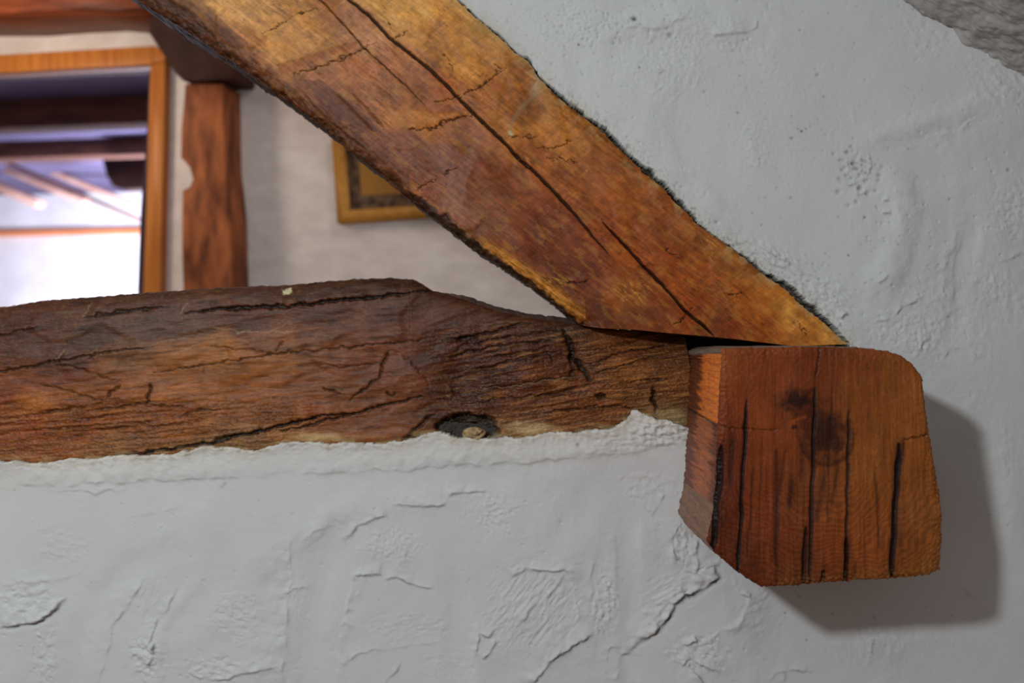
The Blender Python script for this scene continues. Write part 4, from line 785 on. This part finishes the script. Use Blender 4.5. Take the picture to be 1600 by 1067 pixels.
# ceiling and floor of the rooms
flm = noisy('floor_boards', (110, 72, 44), (140, 94, 60), (3, 60, 60), 0.5, 0.2)
o_ = mesh_from('floor', np.array([(-4, -4, fl_z), (4, -4, fl_z), (4, 9, fl_z), (-4, 9, fl_z), (-4, -4, fl_z - .05), (4, -4, fl_z - .05), (4, 9, fl_z - .05), (-4, 9, fl_z - .05)]), np.array([[0, 1, 2, 3], [7, 6, 5, 4], [0, 4, 5, 1], [1, 5, 6, 2], [2, 6, 7, 3], [3, 7, 4, 0]]), flm, smooth=False)
tag(o_, 'brown floorboards', kind='structure')

# framed picture
gm = noisy('gilt_frame', (176, 122, 52), (196, 140, 66), (40, 40, 40), 0.45, 0.1)
mm_ = noisy('dark_patterned_band', (62, 48, 38), (120, 96, 74), (55, 55, 55), 0.7, 0.1)
im = noisy('ochre_print', (158, 112, 48), (172, 124, 58), (6, 6, 6), 0.6, 0.0)
pc = [(518, 214), (527, 349), (748, 334), (742, 196)]
po_ = 0.025
def inset(q4, f0):
    q4 = np.array(q4, float); cc = q4.mean(0)
    ax = (q4[3] - q4[0]); L1 = np.hypot(*ax); ay = (q4[1] - q4[0]); L2 = np.hypot(*ay); ax /= L1; ay /= L2
    return [tuple(q4[0] + f0 * ax + f0 * ay), tuple(q4[1] + f0 * ax - f0 * ay), tuple(q4[2] - f0 * ax - f0 * ay), tuple(q4[3] - f0 * ax + f0 * ay)]
Q0 = pxs(pc, po_); pr_ = emp('picture', tuple(bwld(*Q0[1], 0.0))); tag(pr_, 'gilt framed ochre picture with a dark patterned border on the back wall', 'picture')
i1, i2 = inset(pc, 19), inset(pc, 40)
P0, P1, P2 = pxs(pc, po_), pxs(i1, po_), pxs(i2, 0.015)
Vf = [bwld(u, w_, po_) for u, w_ in P0] + [bwld(u, w_, po_) for u, w_ in P1] + [bwld(u, w_, 0.001) for u, w_ in P0] + [bwld(u, w_, 0.001) for u, w_ in P1]
qf = []
for i in range(4):
    j = (i + 1) % 4
    qf += [[i, j, j + 4, i + 4], [i + 8, j + 8, j, i], [i + 4, j + 4, j + 12, i + 12]]
mesh_from('frame', np.array(Vf), np.array(qf), gm, parent=pr_, smooth=False)
prism('border', pxs(i1, 0.014), 0.004, 0.012, mm_, pr_)
prism('print', pxs(i2, 0.014), 0.012, 0.0135, im, pr_)

# ------------------------------------------------------------------ far room beyond the frame
fw_m = noisy('far_white_plaster', (222, 216, 220), (236, 232, 236), (6, 6, 6), 0.9, 0.2)
fc_m = noisy('far_ceiling_plaster', (78, 70, 96), (98, 90, 122), (3, 3, 3), 0.9, 0.2)  # blue daylight tint and dimness of the ceiling painted into its colour
fb_m = noisy('far_beam_wood', (74, 48, 42), (104, 66, 54), (2, 30, 30), 0.6, 0.3, rotz=AN)
o_ = box('wall_far', -6, 1.6, fl_z, 1.0, -4.5, -4.4, fw_m); tag(o_, 'bright white wall of the far room', kind='structure')
o_ = box('ceiling_far', -6, 1.6, 0.99, 1.05, -4.4, -0.125, fc_m); tag(o_, 'ceiling tinted like dim blue daylight between the dark far beams', kind='structure')
o_ = box('wall_far_right', 0.9, 1.0, fl_z, 0.985, -4.39, -0.125, fw_m); tag(o_, 'white side wall of the far room', kind='structure')
labs = ['dark ceiling beam of the far room, nearest the frame', 'dark ceiling beam of the far room, second from the frame', 'dark ceiling beam of the far room, third from the frame']
for k_, (o1, hgt) in enumerate([(-0.80, 0.895), (-1.62, 0.875), (-2.5, 0.905)]):
    o_ = box('ceiling_beam', -3.4, 0.88, hgt, 0.989, o1 - 0.14, o1, fb_m); tag(o_, labs[k_], 'beam', 'ceiling beams of the far room')
ra_m = noisy('orange_rail', (206, 120, 76), (226, 144, 96), (2, 20, 20), 0.5, 0.1)
u_, wz_ = bl(120, 363, -4.38)
o_ = box('picture_rail', -5.9, 0.88, wz_ - 0.02, wz_ + 0.02, -4.399, -4.36, ra_m); tag(o_, 'thin orange wooden rail across the bright far wall', 'rail')
# slanting joists under the far ceiling
jo_m = noisy('pale_joist', (170, 128, 116), (196, 156, 142), (8, 8, 8), 0.6, 0.1)
def bar(name, a, b, off, th_px, dep, mat, label, cat, group=None):
    (x0, y0_), (x1, y1_) = a, b; L_ = math.hypot(x1 - x0, y1_ - y0_); nx, ny = -(y1_ - y0_) / L_ * th_px / 2, (x1 - x0) / L_ * th_px / 2
    o = prism(name, pxs([(x0 + nx, y0_ + ny), (x1 + nx, y1_ + ny), (x1 - nx, y1_ - ny), (x0 - nx, y0_ - ny)], off), off - dep, off, mat)
    return tag(o, label, cat, group)
bar('joist', (-50, 272), (55, 318), -3.3, 13, 0.10, jo_m, 'short pinkish joist end at the far left edge of the opening', 'joist', 'slanting joists in the far room')
bar('joist', (5, 264), (128, 315), -3.0, 9, 0.08, jo_m, 'pale slanting joist just under the dark rod', 'joist', 'slanting joists in the far room')
bar('joist', (78, 268), (205, 320), -3.5, 9, 0.08, jo_m, 'pale slanting joist above the dark rod', 'joist', 'slanting joists in the far room')
rod_m = noisy('brown_rod', (96, 58, 42), (120, 76, 54), (8, 8, 8), 0.6, 0.1)
bar('slanting_rod', (-20, 241), (240, 353), -2.85, 5, 0.03, rod_m, 'thin dark brown rod slanting down to the right across the opening', 'rod')
o_ = prism('ceiling_bracket', pxs([(160, 249), (166, 274), (176, 291), (190, 296), (300, 290), (300, 245)], -2.42), -2.50, -2.42, cor_m)
tag(o_, 'dark bracket under the far ceiling at the right of the opening', 'bracket')
